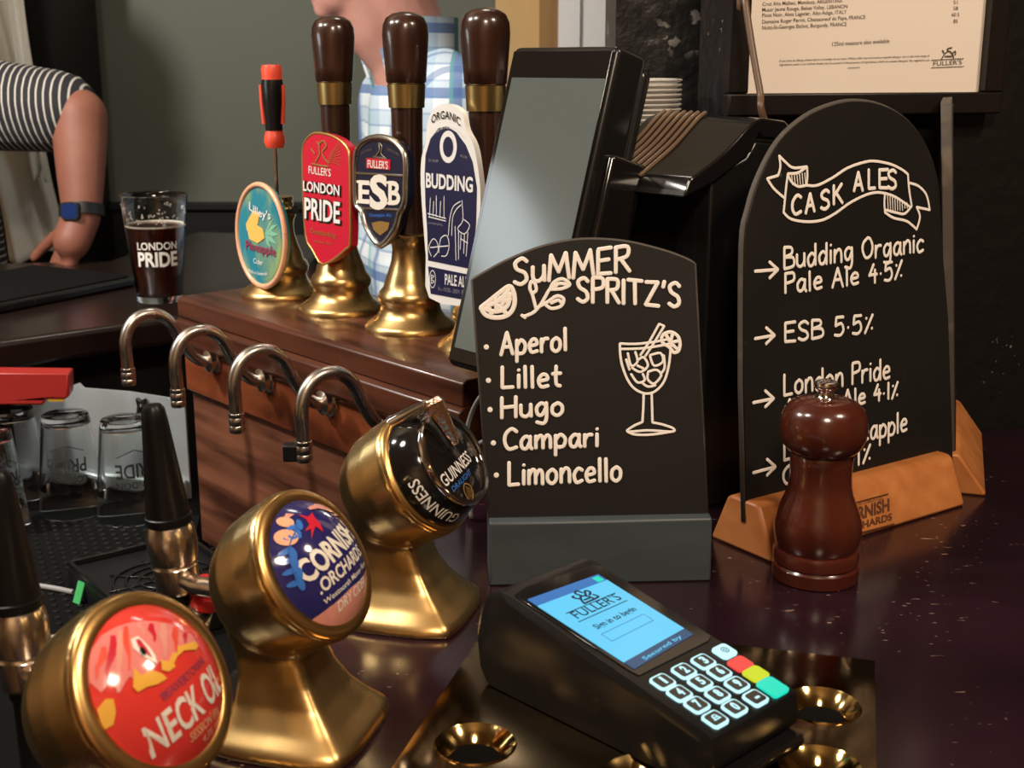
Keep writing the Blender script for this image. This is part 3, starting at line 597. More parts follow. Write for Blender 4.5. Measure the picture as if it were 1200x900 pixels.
# ================================================================== BRASS BEER FONTS
FX = V((.90, -.43, 0)).normalized(); FY = Z.cross(FX)
def font(label, ctr, R=.0365):
    """brass cobra head: flared four-ridged foot, neck, and a domed drum whose rim face points along n"""
    hx, hz = .016, .087
    n = (FX * math.cos(math.radians(31)) + Z * math.sin(math.radians(31))).normalized()
    base = V(ctr) - FX * hx - Z * hz; base.z = 0
    t = thing('beer_font', label, 'beer font', base, 'brass beer fonts along the bar edge')
    C = base + FX * hx + Z * hz
    mb = MB()
    mb.lathe([(0, -.052), (.010, -.0522), (.0205, -.0488), (.0288, -.0415), (.0345, -.030), (.0367, -.016), (.0373, -.004), (.0366, -.001), (0, -.001)], C, n, 48, False)
    rings = []
    for z, r, k, off in ((0, .0470, .20, .003), (.003, .0470, .20, .003), (.006, .0450, .21, .003), (.012, .0375, .24, .002), (.020, .0300, .26, .000), (.030, .0250, .26, -.003), (.041, .0228, .22, -.006), (.052, .0236, .14, -.009), (.062, .0255, .05, -.011), (.074, .026, 0, -.011)):
        rings.append([base + V((0, 0, z)) + FX * (off + r * (1 - k * abs(math.sin(2 * (a + math.radians(35))))) * math.cos(a)) + FY * (r * (1 - k * abs(math.sin(2 * (a + math.radians(35))))) * math.sin(a)) for a in (2 * math.pi * i / 64 for i in range(64))])
    mb.rings(rings)
    o = part('cast_body', mb, 'brass', t, 180, mods=organic(.0013, 8)); fix_normals(o)
    part('rim', MB().lathe([(R - .0065, -.001), (R - .0068, .0012), (R - .0056, .0020), (R - .0016, .0012), (R - .0002, .0002), (R + .0001, -.0012), (R - .0003, -.010), (R - .004, -.012), (R - .0066, -.004)], C, n, 64, False), 'brassrim', t, 60)
    ex = Z.cross(n).normalized(); d = Dome(C + n * .0005, ex, n, R - .0052, .0155)
    return t, d, base
def lens(t, d, m):
    mb = MB(); nr, ns = 10, 48
    R = [[d.w(d.R * a / nr * math.cos(2 * math.pi * i / ns), d.R * a / nr * math.sin(2 * math.pi * i / ns)) for i in range(ns)] for a in range(nr, 0, -1)]
    mb.rings(R, False); k = len(mb.v); mb.v.append(d.w(0, 0)); mb.f += [((nr - 1) * ns + i, (nr - 1) * ns + (i + 1) % ns, k) for i in range(ns)]
    return part('badge_lens', mb, m, t, 180)
def clipR(d, poly, r=None):
    r = r or d.R * .985; return [(u, v) if math.hypot(u, v) < r else (u * r / math.hypot(u, v), v * r / math.hypot(u, v)) for u, v in poly]
def turn(a, deg=7): c, s_ = math.cos(math.radians(deg)), math.sin(math.radians(deg)); return (a[0] * c - a[1] * s_, a[0] * s_ + a[1] * c)
def wuv(d, t, name, txt, a, b, hh, m, bold=.02, h=.0005): return part(name, type_uv(MB(), d, txt, turn(a), turn(b), hh, bold, h), m, t, 0)
def word(d, t, name, txt, a, b, hh, m, bold=.02, h=.0004, arc=0):     # a line of type on a lens between two picture points
    return part(name, type_uv(MB(), d, txt, d.uv(*a), d.uv(*b), hh, bold, h, arc), m, t, 0)
# red badge font, nearest
t, d, b1 = font('brass beer font with the red badge, nearest in the lower left corner', D(184, 816, .475))
bl = lens(t, d, 'coral')
upper = clipR(d, pxs(d, [(104, 800), (101, 780), (106, 762), (118, 745), (135, 735), (155, 729), (180, 728), (205, 733), (225, 745), (232, 757), (217, 757), (206, 768), (196, 778), (186, 776), (174, 789), (158, 800), (152, 792), (146, 800), (140, 812), (128, 800), (118, 812)]))
part('pink_artwork', MB().fill(d, upper, .0003, .004), 'pinkl', t)
for k, (x0, y0, x1, y1, wq) in enumerate(((112, 796, 120, 758, 5), (124, 804, 131, 745, 5), (137, 812, 139, 739, 4), (150, 786, 146, 734, 4), (180, 752, 176, 731, 4), (192, 770, 190, 731, 5), (205, 762, 204, 735, 4), (216, 754, 216, 741, 3), (167, 744, 162, 730, 3))):
    part('streak', MB().fill(d, clipR(d, pxs(d, [(x0 - 1, y0), (x0 - wq * .4, (y0 * 2 + y1) / 3), (x1 - wq, (y0 + y1 * 2) / 3), (x1 - wq * .5, y1), (x1 + wq * .7, y1), (x1 + wq, (y0 + y1 * 2) / 3), (x0 + wq * .6, (y0 * 2 + y1) / 3), (x0 + 1.5, y0)])), .0005, .004), ('orange', 'bred', 'pinkb')[k % 3], t)
part('eye_outline', MB().fill(d, pxs(d, [(152, 750), (160, 746), (172, 757), (180, 768), (183, 778), (176, 776), (164, 768), (155, 760)]), .0007, .004), 'cream', t)
part('eye_centre', MB().fill(d, pxs(d, [(157, 750), (162, 750), (170, 760), (177, 772), (168, 766), (160, 758)]), .0010, .004), 'bred', t)
part('eye_pupil', MB().fill(d, pxs(d, ocirc(165, 764, 3, 5, -.6, 14)), .0013, .004), 'blackb', t)
for ol in ([(188, 786), (187, 774), (196, 776), (201, 765), (206, 766), (206, 758), (212, 757), (226, 752), (231, 757), (228, 762), (214, 763), (206, 770), (202, 778), (204, 782), (196, 788)], [(154, 806), (155, 783), (164, 792), (176, 786), (188, 790), (194, 796), (184, 802), (170, 806), (160, 812)], [(109, 850), (112, 832), (122, 820), (131, 820), (134, 836), (131, 850), (116, 859)]): part('yellow_splash', MB().fill(d, clipR(d, pxs(d, ol)), .0009, .004), 'yellow', t)
wuv(d, t, 'brewery_lettering', 'BEAVERTOWN', (-.0130, -.0035), (.0120, -.0030), .0030, 'maroon', .015)
wuv(d, t, 'title_lettering', 'NECK OIL', (-.0225, -.0185), (.0180, -.0160), .0112, 'cream', .02)
wuv(d, t, 'style_lettering', 'SESSION IPA', (-.0080, -.0232), (.0105, -.0225), .0034, 'salmon', .01)
wuv(d, t, 'strength_lettering', '4.3%', (-.0015, -.0272), (.0050, -.0270), .0028, 'salmon', .01)
# navy cider badge font
t, d, b2 = font('brass beer font with the navy cider badge, second from the front', D(371, 661, .590))
lens(t, d, 'navyd')
def cpx(l): return [(310 + x / 5, 570 + y / 5) for x, y in l]
part('pink_band', MB().fill(d, [turn((d.R * .985 * math.cos(a), d.R * .985 * math.sin(a))) for a in [math.radians(215 + k * 115 / 24) for k in range(25)]] + [turn(q) for q in ((.018, -.0160), (.008, -.0172), (-.004, -.0166), (-.015, -.0176))], .0003, .004), 'pinkb', t)
wuv(d, t, 'title_lettering', 'CORNISH', (-.0235, -.0025), (.0180, .0000), .0098, 'cream', .035)
wuv(d, t, 'second_lettering', '.ORCHARDS.', (-.0200, -.0102), (.0165, -.0085), .0058, 'cream', .025)
wuv(d, t, 'place_lettering', 'Westnorth Manor Farm', (-.0195, -.0153), (.0165, -.0138), .0024, 'cream', .01)
wuv(d, t, 'style_lettering', 'DRY CIDER', (-.0130, -.0224), (.0110, -.0212), .0044, 'cream', .015)
part('swallow', MB().fill(d, pxs(d, cpx([(190, 165), (250, 180), (275, 155), (290, 185), (320, 215), (340, 270), (295, 235), (285, 255), (270, 310), (268, 250), (232, 265), (258, 225), (240, 195)])), .0005, .004), 'bred', t)
part('branch', draw(MB(), d, [cpx([(185, 210), (180, 260), (150, 330), (140, 400), (160, 480), (185, 560)])], .0012), 'bblue', t)
for q, r in (((200, 225), .3), ((165, 240), 2.4), ((190, 275), .5), ((150, 300), 2.2), ((120, 385), 2.6), ((165, 400), .6), ((130, 440), 2.2), ((175, 455), .6), ((150, 500), 2.4), ((200, 515), .7), ((175, 570), 2.3), ((210, 575), 1)):
    part('leaf', MB().fill(d, clipR(d, circ(*d.uv(310 + q[0] / 5, 570 + q[1] / 5), .0030, 12, .0013, r + .6)), .0006, .004), 'bblue', t)
for q, r in (((125, 300), .0042), ((118, 210), .003)): part('apple', MB().fill(d, clipR(d, circ(*d.uv(310 + q[0] / 5, 570 + q[1] / 5), r, 16)), .0006, .004), 'salmon', t)
for ol in ([(245, 125), (300, 105), (350, 110), (400, 130), (435, 160), (380, 150), (310, 130), (260, 140)], [(120, 160), (170, 165), (140, 185), (100, 200)], [(390, 140), (440, 170), (400, 175)]): part('pink_leaf', MB().fill(d, clipR(d, pxs(d, cpx(ol))), .0006, .004), 'pinkb', t)
# stout font with the black drum badge
t, d, b3 = font('brass beer font with a deep black stout badge, farthest and beside the chalkboard', D(501, 548, .722))
n = d.n; C = d.o
part('badge_drum', MB().lathe([(.0335, .0), (.0338, .003), (.0285, .0165), (.027, .0175), (0, .0175)], C, n, 64, False), 'blackb', t, 40)
part('chrome_ring', MB().lathe([(.0272, .0168), (.0284, .0185), (.0276, .0212), (.0255, .0212), (.0248, .019), (.026, .0172)], C, n, 64, False), 'chrome', t, 60)
fd = Dome(C + n * .0190, d.ex, n, .0258, .003)
mb = MB(); R_ = [[fd.w(  .0256 * a / 8 * math.cos(2 * math.pi * i / 48), .0256 * a / 8 * math.sin(2 * math.pi * i / 48)) for i in range(48)] for a in (8, 6, 4, 2, .1)]; mb.rings(R_, False); mb.f.append(tuple(range(4 * 48, 5 * 48)))
part('badge_face', mb, 'blackb', t, 180)
word(fd, t, 'title_lettering', 'GUINNESS', (521, 572), (552, 540), .0068, 'bwhite', .01, .0005)
word(fd, t, 'script_lettering', 'DRAUGHT', (531, 577), (552, 555), .0030, 'bblue', .01, .0005)
hu, hv = fd.uv(549, 577)
hp = [[(hu + a, hv + b) for a, b in q] for q in ([(-.003, -.004), (-.004, .002), (-.002, .005), (.001, .0045), (.0035, .002), (.0035, -.002)], [(-.003, -.004), (.0, -.005), (.0035, -.002)])]
mbh = MB()
for q in hp: ribbon(mbh, fd, q, .0009, .0005)
for k in range(5): ribbon(mbh, fd, [(hu - .0022 + k * .0011, hv - .0038 + k * .0003), (hu - .0012 + k * .0010, hv + .004 - k * .0006)], .0004, .0005)
part('harp', mbh, 'gold', t)
class Rim:                                          # lettering bent round a tapering drum
    def __init__(s, C, ex, ey, n, r, a0): s.C, s.ex, s.ey, s.n, s.r, s.a0 = C, ex, ey, n, r, a0
    def w(s, u, v, h=0): a = s.a0 + u / s.r; return s.C + (s.ex * math.cos(a) + s.ey * math.sin(a)) * (s.r - max(v - .003, 0) * .39 + h) + s.n * v
rm = Rim(C, d.ex, d.ey, n, .0334, math.pi * 1.10)
part('side_lettering', type_uv(MB(), rm, 'GUINNESS', (.0315, .0125), (-.0105, .0125), .0060, .01, .0010, up=(0, -1)), 'bwhite', t, 0)
st = d.w(0, .033, .0) - n * (0) 
stub0 = C + d.ey * .0325 - d.ex * .0085 - n * .002
part('lever_stub', MB().lathe([(.0042, 0), (.0046, .002), (.0040, .016), (.0036, .027), (0, .027)], stub0, n, 24), 'chrome', t, 40)
wA = C + d.ey * .0330 - d.ex * .0085 + n * .029; wB = C + d.ey * .006 - d.ex * .0035 + n * .0265
wd = (wB - wA); rr = []
for k, (wx, th) in enumerate(((.0050, .0050), (.0072, .0062), (.0066, .0054), (.0046, .0040), (.0022, .0022))):
    c = wA + wd * (-.06, .06, .35, .7, 1.0)[k]; rr.append([c + d.ex * x * wx + n * y * th for x, y in ((-1, 0), (-.55, .8), (.0, 1.05), (.55, .8), (1, 0), (.6, -.6), (-.6, -.6))])
part('lever_wedge', MB().rings(rr), 'copper', t, 25, bevel=.0006)

# ================================================================== TAPS ON THE STAFF SIDE
def tap(label, px, py, dep, hpx, tilt, fb, noz=True):
    c = D(px, py, dep)                                    # middle of the metal ferrule
    t = thing('beer_tap', label, 'beer tap', (c.x, c.y, c.z - .03), 'beer taps with black grips')
    ax = (Z + V(tilt)).normalized()
    part('ferrule', MB().lathe([(.0098, -.0185), (.0108, -.0180), (.0112, -.0165), (.0113, -.0045), (.0106, -.0035), (.0106, -.0025), (.0118, -.0015), (.0126, .004), (.0126, .011), (.0115, .0165), (.0105, .0185), (0, .0185)], c, ax, 40, False), 'nickel', t, 35)
    part('grip', MB().lathe([(.0108, .0178), (.0118, .019), (.0118, .0225), (.0111, .023), (.0108, .026), (.0085, .050), (.0064, .073), (.0056, .0785), (.0040, .0805), (0, .081)], c, ax, 36, False), 'glov', t, 35)
    part('nozzle', MB().lathe([(.0070, -.018), (.0078, -.020), (.0075, -.024), (.0062, -.026), (.0058, -.06), (.0045, -.061), (0, -.061)], c, Z, 28, False), 'blk', t, 35)
    e = V(fb) + Z * .064 - FX * .022
    part('feed_pipe', MB().tube([c - Z * .010, c - Z * .010 + (e - c) * .3, e], .0050, 16), 'nickel', t, 60)
    return t
tap('black gripped tap with worn metal collar beside the navy cider font', 204, 652, .655, 0, (-.07, 0, 0), b2)
tap('black gripped tap cut by the left edge, behind the red badge font', 26, 757, .565, 0, (-.05, .02, 0), b1)
# red capped ribbed hose behind the cider font
hb = D(228, 744, .66); ht = D(240, 704, .655)
t = thing('ribbed_hose', 'grey ribbed hose with a bright red collar rising behind the navy cider font', 'hose', (hb.x - .012, hb.y, ZS))
pts = [V((hb.x - .014, hb.y + .01, ZS)), V((hb.x - .012, hb.y + .005, -.08)), hb, ht]
mb = MB(); pp = [V(q) for q in smoothline([tuple(q) for q in pts], 30)]
mb.tube(pp, [.0074 if (i // 1) % 2 else .0058 for i in range(len(pp))], 18); part('ribbed_tube', mb, 'steel', t, 30)
ax = (ht - hb).normalized()
part('collar', MB().lathe([(.0060, -.004), (.0078, -.003), (.0078, .003), (.0064, .004), (.0064, .008), (.0074, .009), (.0074, .012), (.0, .012)], ht, ax, 8, False), 'redb', t, 30, bevel=.0006)
# small fitting on the shelf by the left tap
fc = P(70, 815, ZS); fc = V((fc.x, fc.y, ZS))
t = thing('pipe_fitting', 'short chrome pipe fitting with a pale plastic block, between left tap and red font', 'fitting', fc)
part('chrome_pipe', MB().lathe([(.017, 0), (.017, .006), (.0125, .008), (.0125, .030), (.014, .031), (.014, .036), (0, .036)], fc, Z, 28, False), 'chrome', t)
fpl = Pl(fc + Z * .036, (.9, .3, 0), (0, 0, 1))
part('plastic_block', MB().slab(fpl, [(-.016, -.012), (.020, -.012), (.020, .000), (.008, .003), (.006, .012), (-.016, .012)], 0, .013), 'pale', t, bevel=.002)
# drip tray
ZT = ZS + .028
q = [P(78, 657, ZT), P(147, 716, ZT)]
dy = (q[1] - q[0]); dyl = dy.length; dy.normalize(); dx = V((-dy.y, dy.x, 0)); 
if dx.x < 0: dx = -dx
tr = thing('drip_tray', 'black square drip tray with concentric grille rings under the taps', 'drip tray', q[0] + dy * .07 + dx * .06 - Z * .028)
tp = Pl(q[0] - Z * .028, dx, Z); sgn = 1 if tp.ey.dot(dy) > 0 else -1
TL_, TW_ = max(dyl, .10) + .03, .125
def tq(u, v): return (u, v * sgn)
part('tray_floor', MB().slab(tp, [tq(0, 0), tq(TW_, 0), tq(TW_, TL_), tq(0, TL_)], 0, .022), 'blk', tr, bevel=.002)
for a, b_, c_, e_ in ((0, 0, .004, TL_), (TW_ - .004, 0, TW_, TL_), (.004, 0, TW_ - .004, .004), (.004, TL_ - .004, TW_ - .004, TL_)): part('rim', MB().slab(tp, [tq(a, b_), tq(c_, b_), tq(c_, e_), tq(a, e_)], .022, .028), 'blkr', tr, bevel=.001)
for r in (.012, .024, .036, .048): part('grille_ring', MB().tube([tp.w(*tq(TW_ / 2 + r * math.cos(a), TL_ / 2 + r * math.sin(a)), .0232) for a in (2 * math.pi * k / 48 for k in range(49))], .0012, 6, caps=False), 'blkr', tr, 180)
for a in range(8): part('grille_spoke', MB().tube([tp.w(*tq(TW_ / 2 + r * math.cos(a * math.pi / 4), TL_ / 2 + r * math.sin(a * math.pi / 4)), .0228) for r in (.008, .055)], .0012, 6), 'blkr', tr, 180)
gp = P(89, 694, ZS + .012)
gt = thing('cable_tag', 'small bright green tag on the cord beside the drip tray', 'tag', (gp.x, gp.y, ZS))
part('tag', MB().slab(Pl((gp.x, gp.y, ZS + .0005), (.8, -.6, 0), (-.5, -.7, .35)), [(-.005, 0), (.005, 0), (.005, .021), (-.005, .021)], 0, .0012), 'grn', gt)
ca = P(-20, 690, ZS + .003); cb = P(86, 694, ZS + .003)
part('cord', MB().tube(smoothline([tuple(ca), tuple((ca + cb) / 2 + V((0, .012, 0))), tuple(cb)], 10), .0028, 10), 'cord', None, 60, label='grey cord lying on the rubber mat left of the drip tray', cat='cord', loc=(ca.x, ca.y, ZS))

# ================================================================== GLASSES
class Cone:                                         # print wrapped on a tapering glass
    def __init__(s, o, r0, r1, H, face, flip=1): s.o, s.r0, s.r1, s.H, s.flip = V(o), r0, r1, H, flip; s.a0 = math.atan2(face.y, face.x)
    def w(s, u, v, h=0):
        r = s.r0 + (s.r1 - s.r0) * v / s.H; a = s.a0 + u / r; return s.o + V((math.cos(a) * (r + h), math.sin(a) * (r + h), v))
go = V((-.4753, 1.7061, 0)); HH = .143
t = thing('pint_glass', 'nearly full pint glass of dark amber ale standing on the far bar', 'pint glass', go)
part('glass', MB().lathe([(0, .0), (.0285, 0), (.030, .002), (.0315, .02), (.0425, .128), (.0440, HH - .001), (.0432, HH), (.0418, HH - .002), (.0402, .128), (.0292, .014), (.026, .0085), (0, .0078)], go, Z, 56, False), 'glass', t, 40)
part('ale', MB().lathe([(0, .0083), (.0258, .009), (.0290, .0142), (.0375, .1005), (.0375, .101), (0, .101)], go, Z, 48, False), 'beer', t, 40)
part('foam_line', MB().lathe([(.0376, .101), (.0379, .1032), (.0366, .1030), (.0364, .1012)], go, Z, 48, False), 'foam', t, 40)
cn = Cone(go, .0298, .0440, HH, C0 - go + V((.02, 0, 0)))
part('upper_print', type_uv(MB(), cn, 'LONDON', (-.027, .0735), (.027, .0735), .0095, .015, .0004), 'gtext', t, 0)
part('lower_print', type_uv(MB(), cn, 'PRIDE', (-.027, .0515), (.027, .0515), .018, .03, .0004), 'gtext', t, 0)
lc = MB()
for k in range(26):
    a = random.uniform(-1.5, 1.5); zc = random.uniform(.108, .134); r = .0375 + (zc - .1005) * .098 - .0002
    for j in range(3):
        a2 = a + random.uniform(-.12, .12); z2 = zc + random.uniform(-.003, .003); lc.ell(go + V((math.cos(cn.a0 + a2) * r, math.sin(cn.a0 + a2) * r, z2)), (.0010, .0010, .0012), 6)
part('foam_lacing', lc, 'foam', t, 180, kind='stuff')
GL = [(86, 598, 'middle upturned glass on the well shelf, in front of the steel splashback'), (153.5, 605, 'upturned glass closest to the black tap grip on the well shelf'), (22, 590, 'upturned glass at the left edge of the well shelf, back of its pair'), (-5, 622, 'upturned glass cut by the left picture edge, front of its pair')]
proto = None
for i, (px, py, lb) in enumerate(GL):
    o = P(px, py, ZS); H2 = .116
    if proto is None:
        proto = t = thing('upturned_glass', lb, 'glass', o, 'upturned glasses on the well shelf')
        part('glass', MB().lathe([(.0362, .0006), (.0366, 0), (.0371, .0008), (.0352, .03), (.0268, .108), (.0255, .1150), (.0235, H2), (.012, .1150), (0, .1145), (0, .1050), (.0225, .1055), (.0245, .104), (.0335, .03)], o, Z, 48, False), 'glass', t, 40)
        cn = Cone(o, .0372, .0255, .116, V((.25, -1, 0)))
        part('upper_print', type_uv(MB(), cn, 'LONDON', (.022, .050), (-.022, .050), .007, .01, .0003, up=(0, -1)), 'gprint', t, 0)
        part('lower_print', type_uv(MB(), cn, 'PRIDE', (.022, .070), (-.022, .070), .015, .02, .0003, up=(0, -1)), 'gprint', t, 0)
        mb = MB()
        for q in ([(-.02, .078), (0, .086), (.02, .078)],): ribbon(mb, cn_pl := Pl(o, (1, 0, 0), (0, -1, 0)), q, .001) if False else mb.tube([cn.w(u, v, .0003) for u, v in q], .0006, 6)
        part('print_rule', mb, 'gprint', t)
    else:
        r = proto.copy(); COL.objects.link(r); r.location = o; r['label'] = lb; r.rotation_euler = (0, 0, (.35, -.5, .8)[i - 1])
        for ch in proto.children: c = ch.copy(); COL.objects.link(c); c.parent = r

# flat black tray on the far bar
tpoly = [tuple(P(*q, .016).xy) for q in ((-70, 330), (40, 309), (158, 321), (158, 323), (10, 352), (-90, 372))]
tc_ = sum((V((*q, 0)) for q in tpoly), V()) / 6
tt = thing('serving_tray', 'flat black tray lying on the far bar in front of the person in stripes', 'tray', tc_)
part('tray_base', MB().slab(GROUND, tpoly, .0005, .014), 'blkr', tt, bevel=.004)
cc = sum((V((*q, 0)) for q in tpoly), V()) / 6
part('rubber_top', MB().slab(GROUND, [tuple((cc + (V((*q, 0)) - cc) * .93).xy) for q in tpoly], .014, .016), 'matb', tt)

# ================================================================== CHALKBOARDS
class Foot:
    """wooden foot with a slot: prism along ex on the bar, section given as (back, z)"""
    def __init__(s, a, b):
        s.a, s.b = V(a), V(b); s.ex = (s.b - s.a).normalized(); s.back = V((-s.ex.y, s.ex.x, 0)); s.L = (s.b - s.a).length
    def prism(s, prof, u0=0, u1=None):
        u1 = s.L if u1 is None else u1
        return MB().rings([[s.a + s.ex * u + s.back * b + Z * z for b, z in prof] for u in (u0, u1)])
# --- summer board
FT = Foot(P(574, 687), P(833, 681))
t = thing('chalkboard', 'small arched chalkboard headed SUMMER SPRITZ\'S in a grey block foot', 'chalkboard', (FT.a + FT.b) / 2 + FT.back * .02, 'chalkboards on the bar')
o = part('foot_block', FT.prism([(0, 0), (.003, .0395), (.006, .0405), (.034, .0405), (.037, .0395), (.040, 0)]), 'slate', t, bevel=.0012); fix_normals(o)
al = math.radians(11); nn = -FT.back * math.cos(al) + Z * math.sin(al)
SP_ = Pl(FT.a + FT.back * .0105 + Z * .041, FT.ex, nn)
out = smoothline([(554, 328), (573, 317), (598, 304), (637, 289), (681, 281), (730, 283), (774, 293), (800, 302), (814, 309)], 4)
uvb = pxs(SP_, [(575, 614)] + out + [(829, 609)])
o = part('board_panel', MB().slab(SP_, uvb, -.004, 0), 'chalkb', t, 30); fix_normals(o)
part('board_edge', MB().tube([SP_.w(u, v, -.002) for u, v in uvb], .0015, 6), 'chalke', t, 180, label='worn greyish edge of the board')
def c6(l): return [(500 + x / 2.046, 260 + y / 2.046) for x, y in l]
WS = .0023
def chalkline(name, txt, a, b, hp, wd=WS, pl=SP_, root=None, gap=.16): return part(name, hand(MB(), pl, txt, a, b, hp, wd, gap), 'chalk', root, 180)
for tx, a, b, hp in (('SuMMER', (602, 334), (738, 318), 30), ("SPRITZ'S", (676, 353), (797, 360), 28)): chalkline('heading_lettering', tx, a, b, hp, .0026, SP_, t, .14)
for tx, a, b, hp in (('Aperol', (587, 416), (664, 411), 26), ('Lillet', (588, 455), (657, 453), 25), ('Hugo', (588, 490), (660, 486), 24), ('Campari', (591, 527), (701, 523), 24), ('Limoncello', (596, 569), (728, 563), 27)): chalkline('drink_lettering', tx, a, b, hp, .0024, SP_, t)
for x, y in ((143, 300), (148, 380), (152, 450), (160, 530), (167, 607)):
    part('bullet', MB().lathe([(.0016, 0), (.0016, .0006), (0, .0008)], SP_.at(500 + x / 2.046, 260 + y / 2.046), SP_.n, 12, False), 'chalk', t, 60)
gl_ = [c6(q) for q in ([(463, 292), (464, 320), (470, 350), (485, 385), (505, 405), (530, 412), (552, 403), (570, 380), (580, 345), (584, 310), (586, 280)], [(463, 292), (500, 293), (545, 288), (586, 280)], [(463, 305), (510, 304), (555, 298), (583, 292)],
    [(520, 412), (519, 445), (517, 480)], [(539, 411), (540, 445), (541, 480)], [(517, 480), (495, 490), (481, 503), (530, 500), (588, 503), (590, 495), (565, 486), (541, 481)], [(481, 503), (500, 510), (540, 510), (588, 503)],
    [(512, 320), (535, 285), (557, 245)], [(524, 322), (548, 285), (569, 250)], [(557, 245), (569, 250)],
    [(482, 315), (490, 345), (505, 335), (500, 312)], [(492, 350), (512, 360), (530, 345), (520, 325), (508, 330)], [(535, 320), (560, 315), (566, 335), (545, 345), (535, 322)], [(490, 365), (505, 385), (522, 380), (518, 365)], [(530, 360), (550, 355), (562, 368), (545, 388), (530, 378), (530, 362)], [(515, 385), (530, 395), (548, 392)], [(478, 330), (486, 355)], [(568, 320), (570, 350), (560, 365)], [(505, 345), (520, 352)])]
part('glass_drawing', draw(MB(), SP_, gl_, .0016), 'chalk', t, 180)
sl_ = MB(); draw(sl_, SP_, [c6(q) for q in ([(566, 292), (563, 278), (572, 267), (588, 265), (602, 275), (607, 292), (603, 310), (592, 314)], [(566, 292), (580, 300), (592, 314)], [(584, 290), (572, 268)], [(584, 290), (590, 266)], [(584, 290), (605, 285)], [(584, 290), (603, 308)])], .0022)
part('slice_drawing', sl_, 'chalk', t, 180)
part('citrus_drawing', draw(MB(), SP_, [c6(q) for q in ([(130, 206), (150, 190), (175, 170), (197, 155), (207, 165), (211, 190), (205, 212), (190, 226), (165, 230), (142, 224), (130, 206)], [(140, 208), (158, 215), (180, 212), (195, 198), (199, 172)], [(197, 158), (180, 200)], [(165, 180), (168, 215)], [(145, 197), (155, 222)], [(200, 185), (186, 190), (176, 182)], [(190, 220), (178, 206), (168, 200)], [(150, 200), (172, 190), (192, 170)])], .0030), 'chalk', t, 180)
part('sprig_drawing', draw(MB(), SP_, [c6(q) for q in ([(232, 227), (255, 218), (272, 200), (284, 180), (295, 162), (312, 152)], [(262, 208), (256, 185), (252, 170)], [(252, 172), (247, 158), (251, 143), (260, 150), (262, 165), (252, 172)], [(296, 160), (305, 145), (325, 137), (343, 150), (325, 160), (298, 162)], [(272, 202), (290, 192), (312, 178), (328, 185), (322, 202), (300, 208), (286, 200)], [(305, 152), (320, 148), (335, 150)], [(298, 195), (315, 188), (322, 194)], [(228, 224), (236, 230)])], .0022), 'chalk', t, 180)

# --- cask ale board
FC = Foot(P(905, 661), P(1131, 593))
SEC = [(0, 0), (.001, .004), (.0135, .033), (.017, .0355), (.040, .0355), (.0435, .033), (.056, .004), (.057, 0)]
t = thing('chalkboard', 'large arched chalkboard headed CASK ALES in a light wooden foot', 'chalkboard', (FC.a + FC.b) / 2 + FC.back * .028, 'chalkboards on the bar')
o = part('wooden_foot', FC.prism(SEC), 'oak', t, bevel=.0022); fix_normals(o)
al = math.radians(7); nn = -FC.back * math.cos(al) + Z * math.sin(al)
CP = Pl(FC.a + FC.back * .0255 + Z * .034, FC.ex, nn)
out = smoothline([(872, 450), (873, 290), (880, 245), (893, 205), (915, 165), (945, 138), (975, 124), (1003, 119), (1035, 124), (1065, 142), (1088, 175), (1100, 215), (1107, 260), (1112, 400)], 4)
uvb = pxs(CP, [(876, 612)] + out + [(1117, 552)])
o = part('board_panel', MB().slab(CP, uvb, -.006, 0), 'chalkb', t, 30); fix_normals(o)
part('board_edge', MB().tube([CP.w(u, v, -.003) for u, v in uvb], .0022, 6), 'chalke', t, 180, label='worn edge of the board, paint rubbed off')
slot = Pl(FC.a - FC.ex * .0004, FC.back, -FC.ex)
part('slot', MB().slab(slot, [(.021, .008), (.029, .008), (.029, .0352), (.021, .0352)], 0, .0006), 'dark', t)
fp = Pl(FC.a + FC.back * .001 + Z * .004, FC.ex, (FC.back * -.029 + Z * .0125))
ln = fp.w
part('brand_rule', draw(MB(), fp, [[(976, 596), (1040, 579)]], .0010, False), 'oakd', t)
part('brand_rule', draw(MB(), fp, [[(984, 631), (1047, 614)]], .0010, False), 'oakd', t)
part('brand_lettering', type_px(MB(), fp, 'CORNISH', (983, 615), (1042, 598), 14, .035, .0004), 'oakd', t, 0)
part('second_lettering', type_px(MB(), fp, 'ORCHARDS', (986, 626), (1045, 609), 8, .03, .0004), 'oakd', t, 0)
part('small_lettering', type_px(MB(), fp, 'CRAFTED IN CORNWALL', (985, 598), (1035, 585), 3, .0, .0004), 'oakd', t, 0)
def c7(l): return [(860 + x / 3.912, 170 + y / 3.912) for x, y in l]
ban = [c7(q) for q in ([(330, 185), (380, 185), (450, 150), (520, 105), (600, 78), (650, 75), (720, 90), (770, 115), (795, 135)], [(795, 135), (800, 200), (812, 280)], [(225, 310), (260, 340), (330, 352), (400, 345), (460, 315), (530, 265), (600, 230), (650, 218), (690, 222)],
    [(225, 310), (230, 260), (237, 190), (245, 132)], [(245, 132), (258, 165), (290, 190), (330, 185)], [(245, 132), (290, 128), (332, 100)], [(332, 100), (334, 140), (330, 185)], [(332, 100), (270, 105), (235, 80), (205, 50)], [(205, 50), (210, 100), (200, 140)], [(200, 140), (150, 155)], [(150, 155), (180, 200), (228, 243)],
    [(690, 222), (687, 265), (690, 310)], [(690, 310), (730, 335), (790, 350), (835, 387)], [(835, 387), (850, 330), (835, 285)], [(835, 285), (895, 298)], [(895, 298), (880, 230), (845, 190), (805, 175)], [(812, 280), (780, 315), (740, 310), (692, 298)], [(690, 222), (740, 240), (805, 285)])]
